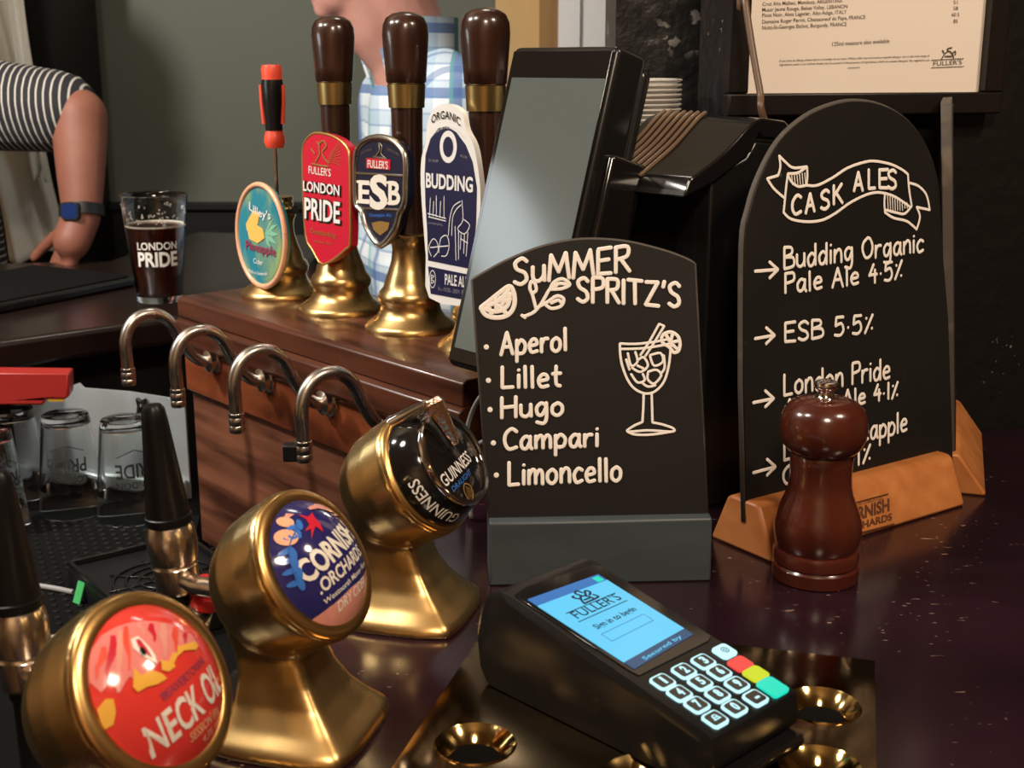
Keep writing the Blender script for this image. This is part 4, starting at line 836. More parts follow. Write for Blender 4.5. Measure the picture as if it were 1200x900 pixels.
part('banner_drawing', draw(MB(), CP, ban, .0020), 'chalk', t, 180)
hat = [c7([(x, 232 + (x - 700) * .35), (x + 2, 300 - (x > 770) * 10)]) for x in range(702, 800, 11)] + [c7([(x, 140 - (x - 262) * .2), (x + 4, 182 - (x - 262) * .05)]) for x in range(262, 325, 12)]
for q in hat: part('hatching_stroke', draw(MB(), CP, [q], .0009), 'chalk', t, 180)
for k, (ch, x, y) in enumerate((('C', 927.5, 252), ('A', 943.5, 250.5), ('S', 961, 246), ('K', 976, 240), ('A', 1000, 224.5), ('L', 1017, 221.5), ('E', 1029.5, 221), ('S', 1039.5, 221.5))):
    part('banner_letter', hand(MB(), CP, ch, (x, y), (x + (10.5 if ch != 'L' else 8), y - (2.4 if k < 4 else .2)), 22, .0026), 'chalk', t, 180)
for tx, a, b, hp in (('Budding Organic', (918, 315), (1081, 295), 25), ('Pale Ale 4.5%', (919, 344), (1057, 327), 23), ('ESB 5.5%', (919, 400.5), (1023, 389), 22), ('London Pride', (918, 464), (1042, 443), 25), ('Amber Ale 4.1%', (919, 488.5), (1052, 466), 20), ("Lilleys Pineapple", (918, 540), (1062, 505), 25), ('Cider 4.1%', (917, 568), (1020, 541), 21)):
    chalkline('ale_lettering', tx, a, b, hp, .0023, CP, t, .14)
for x, y, x2, y2 in ((884, 318, 911, 316), (884, 397, 907, 393), (882, 472, 906, 467), (882, 554, 908, 547)):
    part('arrow', draw(MB(), CP, [[(x, y), (x2, y2)], [(x2 - 10, y2 - 9), (x2, y2)], [(x2 - 10, y2 + 10), (x2, y2)]], .0023, False), 'chalk', t, 180)
# --- second board standing edge-on beside it
na = P(1155, 582); dirn = V((.046, .136, 0)).normalized()
F2 = Foot(na, na + dirn * .168)
t = thing('chalkboard', 'narrow edge of a black board in a wooden foot, right of the CASK ALES board', 'chalkboard', (F2.a + F2.b) / 2 + F2.back * .024, 'chalkboards on the bar')
o = part('wooden_foot', F2.prism([(0, 0), (.0005, .003), (.0195, .0285), (.022, .0305), (.031, .0305), (.034, .0285), (.053, .003), (.054, 0)]), 'oak', t, bevel=.0018); fix_normals(o)
al = math.radians(5); nn = -F2.back * math.cos(al) + Z * math.sin(al)
C2 = Pl(F2.a + F2.back * .0225 + Z * .014, F2.ex, nn)
pb_ = [(.006, .0), (.150, .0), (.150, .240), (.146, .262), (.130, .272), (.030, .272), (.010, .270), (.006, .262)]
o = part('board_panel', MB().slab(C2, pb_, -.0075, 0), 'chalke', t, 30, bevel=.0008); fix_normals(o)
part('board_face', MB().slab(C2, [(u * .95 + .004, v * .96 + .006) for u, v in pb_], 0, .0006), 'chalkb', t, 30)

# ================================================================== PEPPER MILL
pm = P(954.5, 675); pm = V((pm.x, pm.y, 0))
t = thing('pepper_mill', 'dark red-brown wooden pepper mill with a chrome top knob before the ale board', 'pepper mill', pm)
part('mill_base', MB().lathe([(0, 0), (.0255, 0), (.0264, .001), (.0266, .0088), (.0258, .0098), (.0250, .0106), (.0260, .0114), (.0263, .0180), (.0256, .0194), (.0244, .0200), (0, .0200)], pm, Z, 56, False), 'mill', t, 35)
part('mill_body', MB().lathe([(.0240, .0199), (.0258, .0245), (.0268, .0315), (.0266, .0365), (.0250, .0432), (.0224, .0495), (.0203, .0550), (.0191, .0605), (.0187, .0670), (.0188, .0740), (.0192, .0800), (.0186, .0812), (0, .0812)], pm, Z, 56, False), 'mill', t, 50)
part('mill_head', MB().lathe([(.0182, .0811), (.0205, .0822), (.0238, .0858), (.0258, .0910), (.0264, .0965), (.0258, .1025), (.0238, .1080), (.0200, .1120), (.0140, .1145), (.0070, .1153), (0, .1154)], pm, Z, 56, False), 'mill', t, 50)
part('top_knob', MB().lathe([(.0065, .1150), (.0052, .1165), (.0044, .1185), (.0050, .1200), (.0068, .1212), (.0072, .1232), (.0066, .1250), (.0030, .1262), (0, .1264)], pm, Z, 32, False), 'chrome', t, 50)

# ================================================================== BRONZE PLATE
c0 = P(1025, 774, .008); c1 = P(1027, 902, .008); pe = (c1 - c0).normalized(); pr = V((-pe.y, pe.x, 0)); pr = pr if pr.x < 0 else -pr
PW = .207; PLn = .22
BZ = Pl(V((c0.x, c0.y, 0)), -pr, Z)          # u runs right, v away; corner at far right
cor = [(0, 0), (-PW, 0), (-PW, -PLn), (0, -PLn)]
holes = [BZ.uv(*q) for q in ()]
def bz(px, py): p = P(px, py, .008) - BZ.o; return (p.dot(BZ.ex), p.dot(BZ.ey))
H_ = [bz(557, 872), bz(963, 827)]
H_ += [(H_[1][0] + .001, H_[1][1] - .058), (H_[0][0] + .079, H_[0][1] - .008), (H_[0][0] + .079, H_[0][1] + .050), (H_[0][0] + .001, H_[0][1] - .058), (H_[0][0] + .08, H_[0][1] - .066), (H_[1][0] + .002, H_[1][1] - .116)]
t = thing('drip_plate', 'dark mirror-like bronze plate with round cup holes under the card reader', 'drip plate', BZ.w(-PW / 2, -PLn / 2))
mb = MB(); polys = [[V((*q, 0)) for q in cor]] + [[V((*q, 0)) for q in circ(u, v, .0175, 36)] for u, v in H_]
flatp = [p for q in polys for p in q]; 
for tri in tessellate_polygon(polys):
    p = [flatp[i] for i in tri]
    if (p[1] - p[0]).cross(p[2] - p[0]).z < 0: p = p[::-1]
    mb.add([BZ.w(q.x, q.y, .008) for q in p], [(0, 1, 2)])
for i in range(4): a, b = cor[i], cor[(i + 1) % 4]; mb.add([BZ.w(*a, 0), BZ.w(*b, 0), BZ.w(*b, .008), BZ.w(*a, .008)], [(0, 1, 2, 3)])
o = part('plate', mb, 'plate', t, 0); fix_normals(o)
for u, v in H_:
    h_ = part('hole_cup', MB().lathe([(.0175, .008), (.0184, .0088), (.0190, .0080), (.0190, .0078)][::-1] + [(.0165, .0072), (.0120, .0026), (.0112, .0014)], BZ.w(u, v), Z, 40, False), 'plateh', t, 60)
    part('hole_shade_disc', MB().lathe([(0, .0012), (.0118, .0013), (.0118, .0016), (0, .0017)], BZ.w(u, v), Z, 32, False), 'dark', h_, 60)  # black disc: shade of a deeper hole put into the colour

# ================================================================== CARD READER
yaw, sl = 2.3771, math.radians(11.85)
dh = V((math.sin(yaw), math.cos(yaw), 0)); wr = V((-math.cos(yaw), math.sin(yaw), 0)); o0 = V((.1069, .5095, .034)); d_ = dh * math.cos(sl) - Z * math.sin(sl)
RD = Pl(o0, wr, wr.cross(-d_)); RWd, RL = .0665, .1309
zr = .0085
t = thing('card_reader', 'black card payment reader with lit blue screen and glowing keypad on the bronze plate', 'card reader', V((o0.x, o0.y, zr)) - dh * .07)
tn = math.tan(sl)
def side(s_, z): return (s_, z)
prof = [(.010, zr), (.003, zr + .004), (-.0012, zr + .010), (-.002, .022), (0, .0330), (.004, .0348), (.060, .034 + .060 * tn), (.124, .034 + .124 * tn), (.131, .0600), (.138, .0565), (.144, .048), (.147, .034), (.145, zr + .008), (.140, zr + .001), (.134, zr)]
rg = []
for u, k in ((-1, .93), (-.93, 1), (.93, 1), (1, .93)):
    mid = (sum(p[0] for p in prof) / len(prof), sum(p[1] for p in prof) / len(prof))
    rg.append([V((o0.x, o0.y, 0)) - dh * (mid[0] + (s_ - mid[0]) * (1 if k == 1 else .965)) + wr * (u * RWd / 2) + Z * (z if z < .02 else (z - (0 if k == 1 else .0035))) for s_, z in prof])
o = part('housing', MB().rings(rg), 'blkr', t, 35, bevel=.0022, bseg=3); fix_normals(o)
def crd(l): return [(600 + x / 3.4286, 650 + y / 3.4286) for x, y in l]
part('screen_bezel', MB().slab(RD, pxs(RD, crd([(8, 165), (60, 130), (330, 42), (360, 50), (800, 330), (790, 350), (510, 490), (470, 470)])), -.0005, .0006), 'blkg', t, 30, bevel=.0003)
scq = crd([(62, 186), (345, 85), (727, 326), (490, 466)]); q = [V((*RD.uv(*p), 0)) for p in scq]
def sc(a, b): return tuple((q[0] * (1 - a) * (1 - b) + q[1] * a * (1 - b) + q[2] * a * b + q[3] * (1 - a) * b).xy)
scr = part('screen', MB().slab(RD, [sc(0, .10), sc(1, .10), sc(1, .91), sc(0, .91)], .0006, .0010), 'scr', t, 0)
part('header_bar', MB().slab(RD, [sc(0, 0), sc(1, 0), sc(1, .10), sc(0, .10)], .0006, .0010), 'scrh', scr, 0)
part('footer_bar', MB().slab(RD, [sc(0, .91), sc(1, .91), sc(1, 1), sc(0, 1)], .0006, .0010), 'scrf', scr, 0)
part('header_icon', MB().slab(RD, [sc(.88, .02), sc(.97, .02), sc(.97, .09), sc(.88, .09)], .001, .0011), 'kgrn', scr, 0)
def stext(name, txt, a0, b0, a1, b1, hh, m='scrt', bold=.01): part(name, type_uv(MB(), RD, txt, sc(a0, b0), sc(a1, b1), hh, bold, .0012), m, scr, 0)
stext('brand_lettering', "FULLER'S", .17, .375, .86, .365, .0058)
stext('prompt_lettering', 'Sign in to begin', .20, .545, .83, .535, .0036, bold=.02)
stext('footer_lettering', 'Secured by', .20, .985, .85, .975, .0022, 'scr')
for b in (.275, .40): part('screen_rule', MB().slab(RD, [sc(.14, b), sc(.88, b - .005), sc(.88, b + .003), sc(.14, b + .008)], .001, .0011), 'scrt', scr, 0)
bx = MB()
for a0, b0, a1, b1 in ((.17, .60, .83, .60), (.17, .70, .83, .70), (.17, .60, .17, .70), (.83, .60, .83, .70)): ribbon(bx, RD, [sc(a0, b0), sc(a1, b1)], .0004, .0011)
part('entry_box', bx, 'scrh', scr, 0)
def scs(l): return [sc(a, b) for a, b in l]
bd = MB()
for l in ([(.44, .255), (.47, .20), (.52, .17), (.58, .20), (.60, .25)], [(.46, .19), (.42, .15), (.45, .14)], [(.53, .17), (.50, .12), (.55, .10), (.58, .14)], [(.57, .18), (.63, .13), (.66, .16), (.61, .19)], [(.60, .25), (.67, .24), (.65, .20)], [(.44, .255), (.62, .25)], [(.49, .22), (.57, .22)]): ribbon(bd, RD, scs(l), .0013, .0011)
part('brand_emblem', bd, 'scrt', scr, 0)
def rrect(u, v, w_, h_, r, n=4):
    return [(u + sx * (w_ / 2 - r) + r * math.cos(a0 + k * math.pi / 2 / n), v + sy * (h_ / 2 - r) + r * math.sin(a0 + k * math.pi / 2 / n)) for sx, sy, a0 in ((1, 1, 0), (-1, 1, math.pi / 2), (-1, -1, math.pi), (1, -1, math.pi * 1.5)) for k in range(n + 1)]
KEYS = [('1', 605, 515), ('2', 690, 472), ('3', 768, 434), (')', 853, 393), ('4', 672, 562), ('5', 755, 518), ('6', 832, 477), ('7', 742, 608), ('8', 825, 567), ('9', 903, 526), ('m', 815, 665), ('0', 893, 620), ('.', 977, 580), ('R', 917, 443), ('Y', 979, 483), ('G', 1046, 535)]
for ch, x, y in KEYS:
    u, v = RD.uv(600 + x / 3.4286, 650 + y / 3.4286); big = ch in 'RYG'
    kw, kh = (.0104, .0094) if not big else ((.0116, .0092) if ch != 'G' else (.0118, .0120))
    m = {'R': 'kred', 'Y': 'kyel', 'G': 'kgrn'}.get(ch, 'keyglow')
    k = part('key', MB().slab(RD, rrect(u, v, kw, kh, .0022), -.0005, .0010), m, t, 30, bevel=.0003, label={'R': 'red cancel key', 'Y': 'yellow clear key', 'G': 'green enter key'}.get(ch))
    if not big:
        part('key_face', MB().slab(RD, rrect(u, v, kw - .0021, kh - .0023, .0014), .0010, .0013), 'keyglow' if ch == ')' else 'blkg', k, 30)
        if ch.isdigit() or ch == '.': part('digit', type_uv(MB(), RD, ch if ch != '.' else '-', (u - (.0015 if ch != '1' else .0008), v - .0023), (u + (.0015 if ch != '1' else .0008), v - .0023), .0046, .05, .0016), 'keyglow', k, 0)
        elif ch == 'm':
            z_ = MB()
            for l in ([(-.002, -.0012), (.002, -.0012)], [(-.0016, -.0012), (-.001, .0012), (.001, .0012), (.0016, -.0012)], [(-.0008, 0), (.0008, 0)]): ribbon(z_, RD, [(u + a, v + b) for a, b in l], .0007, .0016)
            part('key_symbol', z_, 'keyglow', k, 0)
        else:
            z_ = MB()
            for r in (.0008, .0019): ribbon(z_, RD, [(u + r * math.cos(a), v + r * math.sin(a)) for a in [2 * math.pi * j / 14 for j in range(15)]], .0005, .0016)
            part('key_symbol', z_, 'scrt', k, 0)
part('maker_lettering', type_uv(MB(), RD, 'payment', RD.uv(663, 660), RD.uv(682, 654.5), .0020, 0, .0007), 'cord', t, 0) if False else None
part('front_lip', MB().rings([[V((o0.x, o0.y, 0)) + dh * (a + .0028) + wr * u * RWd / 2 * (.86 if abs(u) == 1 else 1) + Z * z for a, z in ((-.006, zr + .0008), (.004, zr + .0008), (.005, zr + .004), (.004, zr + .007), (-.006, zr + .007))] for u in (-1, -.8, .8, 1)]), 'blkg', t, 40, bevel=.0008)
for s_ in (.030, .110):
    part('foot_pad', MB().box(tuple(V((o0.x, o0.y, 0)) - dh * s_ + Z * (zr + .0002)), (.012, .012, .0012)), 'blk', t)
# indicator slits on the left side
ip = Pl(V((o0.x, o0.y, .022)) - dh * .052 - wr * (RWd / 2), -dh, -wr)
# ================================================================== TOUCH-SCREEN TERMINAL
ty, ta = math.radians(50), math.radians(16)
nh = V((-math.sin(ty), -math.cos(ty), 0)); tn_ = nh * math.cos(ta) + Z * math.sin(ta)
TP = Pl(D(690, 190, .855), V((math.cos(ty), -math.sin(ty), 0)), tn_)
u1, v1 = TP.uv(725, 52); ul, _ = TP.uv(600, 62); _, v0 = TP.uv(520, 426)
t = thing('till_terminal', 'tilted touch-screen till with a dim grey-green display behind the small chalkboard', 'till', TP.w((ul + u1) / 2, v0, -.05) * 1)
t.location.z = 0
o = part('housing', MB().slab(TP, [(ul, v0), (u1, v0), (u1, v1), (ul, v1)], -.030, 0), 'blkr', t, 30, bevel=.005, bseg=4); fix_normals(o)
s0 = TP.uv(597, 92); s1 = TP.uv(712, 93)
part('bezel', MB().slab(TP, [(ul + .003, v0 + .004), (u1 - .003, v0 + .004), (u1 - .003, v1 - .004), (ul + .003, v1 - .004)], 0, .0012), 'blkg', t, 30, bevel=.0006)
su0, su1 = ul + .008, s1[0]
ds = part('display', MB().slab(TP, [(su0, v0 + .014), (su1, v0 + .014), (su1, s1[1]), (su0, s1[1])], .0012, .0018), 'posscr', t, 0)
part('back_shell', MB().slab(TP, [(ul + .012, v0 + .012), (u1 - .004, v0 + .012), (u1 - .004, v1 - .006), (ul + .012, v1 - .006)], -.044, -.0302), 'blkr', t, 30, bevel=.008, bseg=3)
vb = TP.uv(738, 178)[1]
part('card_swipe', MB().slab(TP, [(u1 - .004, v0), (u1 + .006, v0), (u1 + .006, vb), (u1 - .004, vb)], -.046, -.011), 'blkg', t, 30, bevel=.003)
fb_ = TP.w((ul + u1) / 2, v0 + .06, -.045); fq_ = V((fb_.x, fb_.y, .010))
part('stand_neck', MB().rings([[c + TP.ex * a + V((-nh.x, -nh.y, 0)) * b for a, b in ((-.022, -.012), (.022, -.012), (.022, .012), (-.022, .012))] for c in (V((fb_.x, fb_.y, .008)), fb_)]), 'blk', t, 30, bevel=.003)
part('stand_base', MB().slab(Pl((fb_.x, fb_.y, 0), TP.ex, Z), rrect(0, .008, .09, .075, .012), 0, .010), 'blk', t, 30, bevel=.003)
# thin cables by the counter end
for k, (a, b, m_) in enumerate((((548, 500), (566, 470), 'cord'), ((552, 533), (570, 528), 'cord'))):
    pa = D(a[0], a[1], .885); pb = D(b[0] + 14, b[1] - 6, .86); g = V((pa.x, pa.y - .004, .003))
    part('cable', MB().tube(smoothline([tuple(g), tuple(pa), tuple(pb), tuple(V((pb.x + .02, pb.y + .03, .003)))], 10), .0016, 8), 'cord', None, 180, label=('grey cable looping out behind the small chalkboard, upper one', 'grey cable low down between stout font and small chalkboard')[k], cat='cable', loc=(pa.x, pa.y, 0))

# ================================================================== BLACK HOODED MACHINE, CUPS
rx = V((.64, -.77, 0)).normalized(); bk = V((.77, .64, 0))
tip = D(800, 232, .84); HP = Pl(tip, bk, rx)
LM = .10
def hx(pts, l0=0, l1=LM): 
    R = [[HP.w(u, v, -l) for u, v in pts] for l in (l0, l1)]; return MB().rings(R)
tu = HP.uv(893, 138); te = HP.uv(925, 148); k1 = HP.uv(880, 178); k2 = HP.uv(889, 155)
t = thing('hooded_machine', 'black glossy countertop machine with a sloping hood between till and ale board', 'machine', V((tip.x, tip.y, 0)) + bk * .06 - rx * .05)
hood = [(0, 0), (.002, .004)] + smoothline([(.006, .012), (tu[0] * .5, tu[1] * .56), (tu[0] - .012, tu[1] - .004), (tu[0], tu[1])], 5) + [(te[0] - .006, te[1] + .004), te, (te[0], te[1] - .01), (k2[0] + .004, k2[1] - .004), k2, k1, (k1[0] * .45, k1[1] * .32), (.008, .002)]
o = part('hood', hx(hood, -.001, LM), 'blkg', t, 40, bevel=.0015); fix_normals(o)
bz_ = -tip.z
o = part('body', hx([(.030, bz_), (te[0] + .004, bz_), (te[0] + .004, te[1] - .012), (k2[0], k2[1] - .006), (k1[0] - .002, k1[1] - .004), (.030, .012)], .002, LM - .002), 'blkr', t, 40, bevel=.002); fix_normals(o)
for k in range(7):  # cup stack's reflection in the gloss, modelled as raised ribs
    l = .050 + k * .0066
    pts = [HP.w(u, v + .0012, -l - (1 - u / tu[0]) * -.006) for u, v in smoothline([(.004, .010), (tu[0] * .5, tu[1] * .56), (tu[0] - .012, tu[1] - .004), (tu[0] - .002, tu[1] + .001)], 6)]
    part('reflection_rib', MB().tube(pts, .0015, 8), 'cup_refl', t, 180, label='brownish rib shaped as the reflection of the cups in the hood')
for k in range(5): o = part('vent_ridge', hx([(.0295, bz_ + .03), (.0295, -.01), (.031, -.01), (.031, bz_ + .03)], .012 + k * .016, .016 + k * .016), 'blk', t, 0); fix_normals(o)
# stack of clear cups on a small box
cs = V((.088, 1.035, 0)); topz = None
r_ = ray(770, 92); topz = CH + r_.z * (1.035 / r_.y)
bx_ = topz - 13 * .0037 - .098
part('storage_box', MB().box((cs.x, cs.y, bx_ / 2), (.078, .078, bx_)), 'blk', None, 0, bevel=.003, label='plain black box under the stack of clear cups behind the hooded machine', cat='box', loc=(cs.x, cs.y, 0))
proto = None
rim_x = .045
for k in range(14):
    o = V((cs.x, cs.y, bx_ + k * .0037))
    lb = 'clear plastic cup nested in the stack behind the till'
    if proto is None:
        prof = [(0, 0), (.030, 0), (.031, .002), (.0420, .0952), (.0452, .0956), (.0462, .0968), (.0452, .098), (.0432, .098), (.0412, .0952), (.0302, .0022), (0, .0015)]
        proto = part('plastic_cup', MB().lathe(prof, o, Z, 40, False), 'cup', None, 50, label=lb, cat='cup', group='clear cups stacked behind the till', loc=o)
    else:
        c = proto.copy(); COL.objects.link(c); c.location = o
        if k == 13: c['label'] = 'topmost clear plastic cup of the stack behind the till'

# ================================================================== FRAMED WINE LIST
FRP = Pl(WO + WN * .004, WD, WN)
a0 = FRP.uv(868, 112); a1 = FRP.uv(1143, 105); hgt = .30
t = thing('framed_wine_list', 'dark framed cream wine list hanging on the black wall above the ale board', 'framed list', FRP.w((a0[0] + a1[0]) / 2, a0[1] - .016))
L0, L1, B0 = a0[0], a1[0], (a0[1] + a1[1]) / 2
part('backing', MB().slab(FRP, [(L0 - .015, B0 - .016), (L1 + .015, B0 - .016), (L1 + .015, B0 + hgt + .016), (L0 - .015, B0 + hgt + .016)], -.004, .003), 'blk', t, 0)
for q_ in ([(L0 - .016, B0 - .017), (L1 + .016, B0 - .017), (L1 + .016, B0), (L0 - .016, B0)], [(L0 - .016, B0 + hgt), (L1 + .016, B0 + hgt), (L1 + .016, B0 + hgt + .017), (L0 - .016, B0 + hgt + .017)], [(L0 - .016, B0), (L0, B0), (L0, B0 + hgt), (L0 - .016, B0 + hgt)], [(L1, B0), (L1 + .016, B0), (L1 + .016, B0 + hgt), (L1, B0 + hgt)]):
    part('frame_rail', MB().slab(FRP, q_, .003, .014), 'frame', t, 30, bevel=.0015)
pg = part('paper', MB().slab(FRP, [(L0, B0), (L1, B0), (L1, B0 + hgt), (L0, B0 + hgt)], .003, .0042), 'cardw', t, 0, label='cream printed paper')
PG = Pl(FRP.w(0, 0, .0042), FRP.ex, FRP.n)
for tx, a, b, hp in (('Cruz Alta Malbec, Mendoza, ARGENTINA', (893.4, 7), (987, 3), 4.4), ('Musar Jeune Rouge, Bekaa Valley, LEBANON', (893, 13.7), (993, 9.5), 4.4), ('Pinot Noir, Alois Lageder, Alto-Adige, ITALY', (893, 20.3), (992, 16), 4.4), ('Domaine Roger Perrin, Chateauneuf du Pape, FRANCE', (893, 27.8), (1014, 22), 4.4), ('Nuits-St-Georges Bichot, Burgundy, FRANCE', (893, 34.7), (992, 30.3), 4.4),
        ('51', (1117, 5), (1122, 4.8), 4.2), ('58', (1117, 12), (1122.5, 11.8), 4.2), ('60.5', (1115, 19.3), (1124, 19), 4.2), ('85', (1117, 27), (1122, 26.8), 4.2), ('125ml measure also available', (975, 54), (1042, 50), 4.6),
        ('If you have an allergy, please talk to a member of our team. While a dish may not contain a specific allergen, due to the wide range of', (913.5, 72.5), (1089, 66.5), 2.5), ('ingredients used in our kitchen foods may be present in the presence of ingredients, which do contain allergens. No vegetarian use', (913.5, 77), (1089, 71.5), 2.5), ('contained', (993, 80.5), (1007, 80), 2.3), ("FULLER'S", (1093.5, 77.2), (1127, 75.2), 5)):
    part('list_lettering', type_px(MB(), PG, tx, a, b, hp, .004, .0003), 'ink', pg, 0)
for a, b in (((1091, 70.5), (1129, 68.5)), ((1091, 79.3), (1129, 77.8))): part('list_rule', draw(MB(), PG, [[a, b]], .0005, False), 'ink', pg, 0)
part('list_emblem', draw(MB(), PG, [[(1103, 69), (1107, 63), (1112, 60), (1116, 64), (1117, 68)], [(1106, 62), (1104, 59)], [(1111, 60), (1110, 57), (1115, 56)], [(1115, 63), (1119, 60), (1119, 64)], [(1107, 66), (1115, 66)]], .0011), 'ink', pg, 0)
# cable hanging in front of the frame
cpts = [D(868, -40, .93), D(873, 0, .925), D(883, 65, .92), D(891, 110, .915), D(894, 136, .912)]
cpts += [cpts[-1] + bk * .03 - Z * .05, V((cpts[-1].x + .035, cpts[-1].y + .045, .002))]
cpts = [V((cpts[0].x, cpts[0].y + .04, 1.6)), V((cpts[0].x, cpts[0].y, .7))] + cpts
part('cable', MB().tube(smoothline([tuple(q) for q in cpts], 8), .0026, 10), 'cable', None, 180, label='thin brown cable hanging down across the left side of the wine list', cat='cable', loc=(cpts[-1].x, cpts[-1].y, 0))

# ================================================================== PEOPLE
def limb(mb, pts):                                   # tapering chain of joints: (point, radius)
    for (a, ra), (b, rb) in zip(pts[:-1], pts[1:]): mb.capsule(a, b, ra, rb, 18)
    return mb
def handmesh(mb, wrist, dirv, palmn, side, s=1.0, curl=.5):
    """palm, four unequal curled fingers and a thumb leaving the side of the palm"""
    d = V(dirv).normalized(); n = V(palmn); n = (n - d * n.dot(d)).normalized(); e = d.cross(n) * side; w0 = V(wrist)
    for k in range(4):
        o = e * ((k - 1.5) * .019 * s); mb.capsule(w0 + d * .015 * s + o * .6, w0 + d * .088 * s + o, .0135 * s, .0118 * s, 12)
        L = (.070, .080, .076, .060)[k] * s; p = w0 + d * .090 * s + o; ang = 0
        for j, f in enumerate((.44, .32, .24)):
            ang += curl * (.5, .8, .6)[j]; q = p + (d * math.cos(ang) + n * math.sin(ang)) * L * f
            mb.capsule(p, q, (.0098, .0090, .0082)[j] * s, (.0090, .0082, .0072)[j] * s, 12); p = q
    p = w0 + d * .025 * s - e * .028 * s
    for L, r, t_ in ((.036, .0125, .75), (.032, .0108, .45), (.026, .0092, .25)):
        q = p + (d * math.cos(t_) - e * math.sin(t_) + n * .25).normalized() * L * s; mb.capsule(p, q, r * s, r * .9 * s, 12); p = q
    return mb
def headmesh(mb, c, face, s=1.0, tilt=0):
    """skull, jaw, nose, lips, brow, ears; c is the middle of the head, face the way it looks"""
    f = V(face).normalized(); r = f.cross(Z).normalized(); u = r.cross(f).normalized(); c = V(c)
    q = lambda a, b, k: c + (r * a + f * b + u * k) * s
    def el(p, rr):
        m = MB().ell((0, 0, 0), rr, 20); mb.add([q(p[0] + v.x, p[1] + v.y, p[2] + v.z) for v in m.v], m.f)
    el((0, -.012, .030), (.074, .094, .085)); el((0, .020, -.030), (.060, .070, .075)); el((0, .040, -.075), (.040, .040, .032)); el((0, .058, -.092), (.020, .020, .016))
    el((0, .082, .020), (.052, .014, .012)); el((0, .092, -.012), (.012, .020, .026)); el((0, .104, -.024), (.013, .011, .010))
    el((0, .083, -.052), (.024, .011, .006)); el((0, .081, -.063), (.020, .011, .007))
    for sd in (-1, 1): el((sd * .034, .066, -.022), (.026, .020, .020)); el((sd * .076, -.008, -.004), (.010, .020, .032)); el((sd * .026, .079, .006), (.013, .009, .008))
    return q
# --- person in a checked shirt beyond the hand pumps, facing left
pb = V((-.178, 2.02, -1.1)); FACE = V((-.94, -.34, 0)).normalized(); SD = FACE.cross(Z)      # SD: the person's right
fw = lambda a, b, z: pb + FACE * a + SD * b + Z * (z + 1.1)
t = thing('person', 'person in a blue and white checked shirt standing behind the hand pumps', 'person', pb)
mb = MB()
hq = headmesh(mb, fw(.052, 0, .492), FACE + Z * -.10, 1.05)
limb(mb, [(fw(-.035, 0, .25), .062), (fw(-.015, 0, .36), .062), (fw(.015, 0, .43), .066)])
limb(mb, [(fw(.058, 0, .42), .052), (fw(.030, 0, .365), .050), (fw(-.005, 0, .315), .044), (fw(-.02, 0, .25), .04)])
limb(mb, [(fw(-.045, -.07, .235), .062), (fw(-.042, -.07, -.1), .082), (fw(-.03, -.06, -.18), .09)]); limb(mb, [(fw(-.045, .07, .235), .062), (fw(-.042, .07, -.1), .082), (fw(-.03, .06, -.18), .09)])
for sd in (-1, 1):
    limb(mb, [(fw(-.045, sd * .17, .25), .052), (fw(-.05, sd * .21, -.02), .040), (fw(.12, sd * .19, -.2), .030)]); handmesh(mb, fw(.12, sd * .19, -.2), FACE * .8 - Z * .5, Z * -1 + FACE * .2, sd)
    limb(mb, [(fw(0, sd * .09, -.18), .088), (fw(.01, sd * .10, -.62), .060), (fw(-.01, sd * .10, -1.03), .042)]); limb(mb, [(fw(-.02, sd * .10, -1.06), .038), (fw(.14, sd * .11, -1.07), .028)])
o = part('body', mb, 'skinB', t, 180, mods=organic(.005, 4)); fix_normals(o)
mb = MB()
limb(mb, [(fw(-.050, -.080, .232), .078), (fw(-.045, -.075, .05), .098), (fw(-.03, -.07, -.26), .104)]); limb(mb, [(fw(-.050, .080, .232), .078), (fw(-.045, .075, .05), .098), (fw(-.03, .07, -.26), .104)])
limb(mb, [(fw(-.04, -.075, -.0), .1), (fw(-.04, .075, -.0), .1)]); limb(mb, [(fw(-.022, 0, .245), .066), (fw(-.03, 0, .1), .08)])
for sd in (-1, 1):
    limb(mb, [(fw(-.055, sd * .050, .285), .052), (fw(-.045, sd * .165, .250), .066), (fw(-.05, sd * .205, .08), .062), (fw(-.05, sd * .212, .0), .066)])
o = part('checked_shirt', mb, 'plaid', t, 180, mods=organic(.006, 4)); fix_normals(o)
# turned-up collar: a flared band open at the throat
R2 = []
for rr, zz in ((.068, .305), (.074, .340), (.082, .378), (.086, .378), (.079, .338), (.073, .302)):
    R2.append([fw(-.022 + (zz - .315) * .18 + rr * math.cos(a), rr * math.sin(a) * 1.02, zz - .085 * max(0, math.cos(a)) ** 1.2) for a in [math.radians(52 + k * (256 / 30)) for k in range(31)]])
mb = MB(); n_ = 31
mb.v = [p for r in R2 for p in r]
for a in range(6):
    b = (a + 1) % 6
    for i in range(n_ - 1): mb.f.append((a * n_ + i, a * n_ + i + 1, b * n_ + i + 1, b * n_ + i))
for i in (0, n_ - 1): mb.f.append(tuple(a * n_ + i for a in range(6)))
o = part('collar', mb, 'plaid', t, 60); fix_normals(o)
mb = MB()
for sd in (-1, 1): limb(mb, [(fw(0, sd * .085, -.22), .102), (fw(.01, sd * .10, -.62), .076), (fw(-.01, sd * .10, -1.04), .062)])
o = part('trousers', mb, 'trous', t, 180, mods=organic(.008, 4)); fix_normals(o)
mb = MB(); m_ = MB().ell((0, 0, 0), (.081, .098, .088), 20)
mb.add([hq(v.x, v.y - .022, v.z + .042) for v in m_.v if True], m_.f); o = part('hair', mb, 'hair', t, 180)
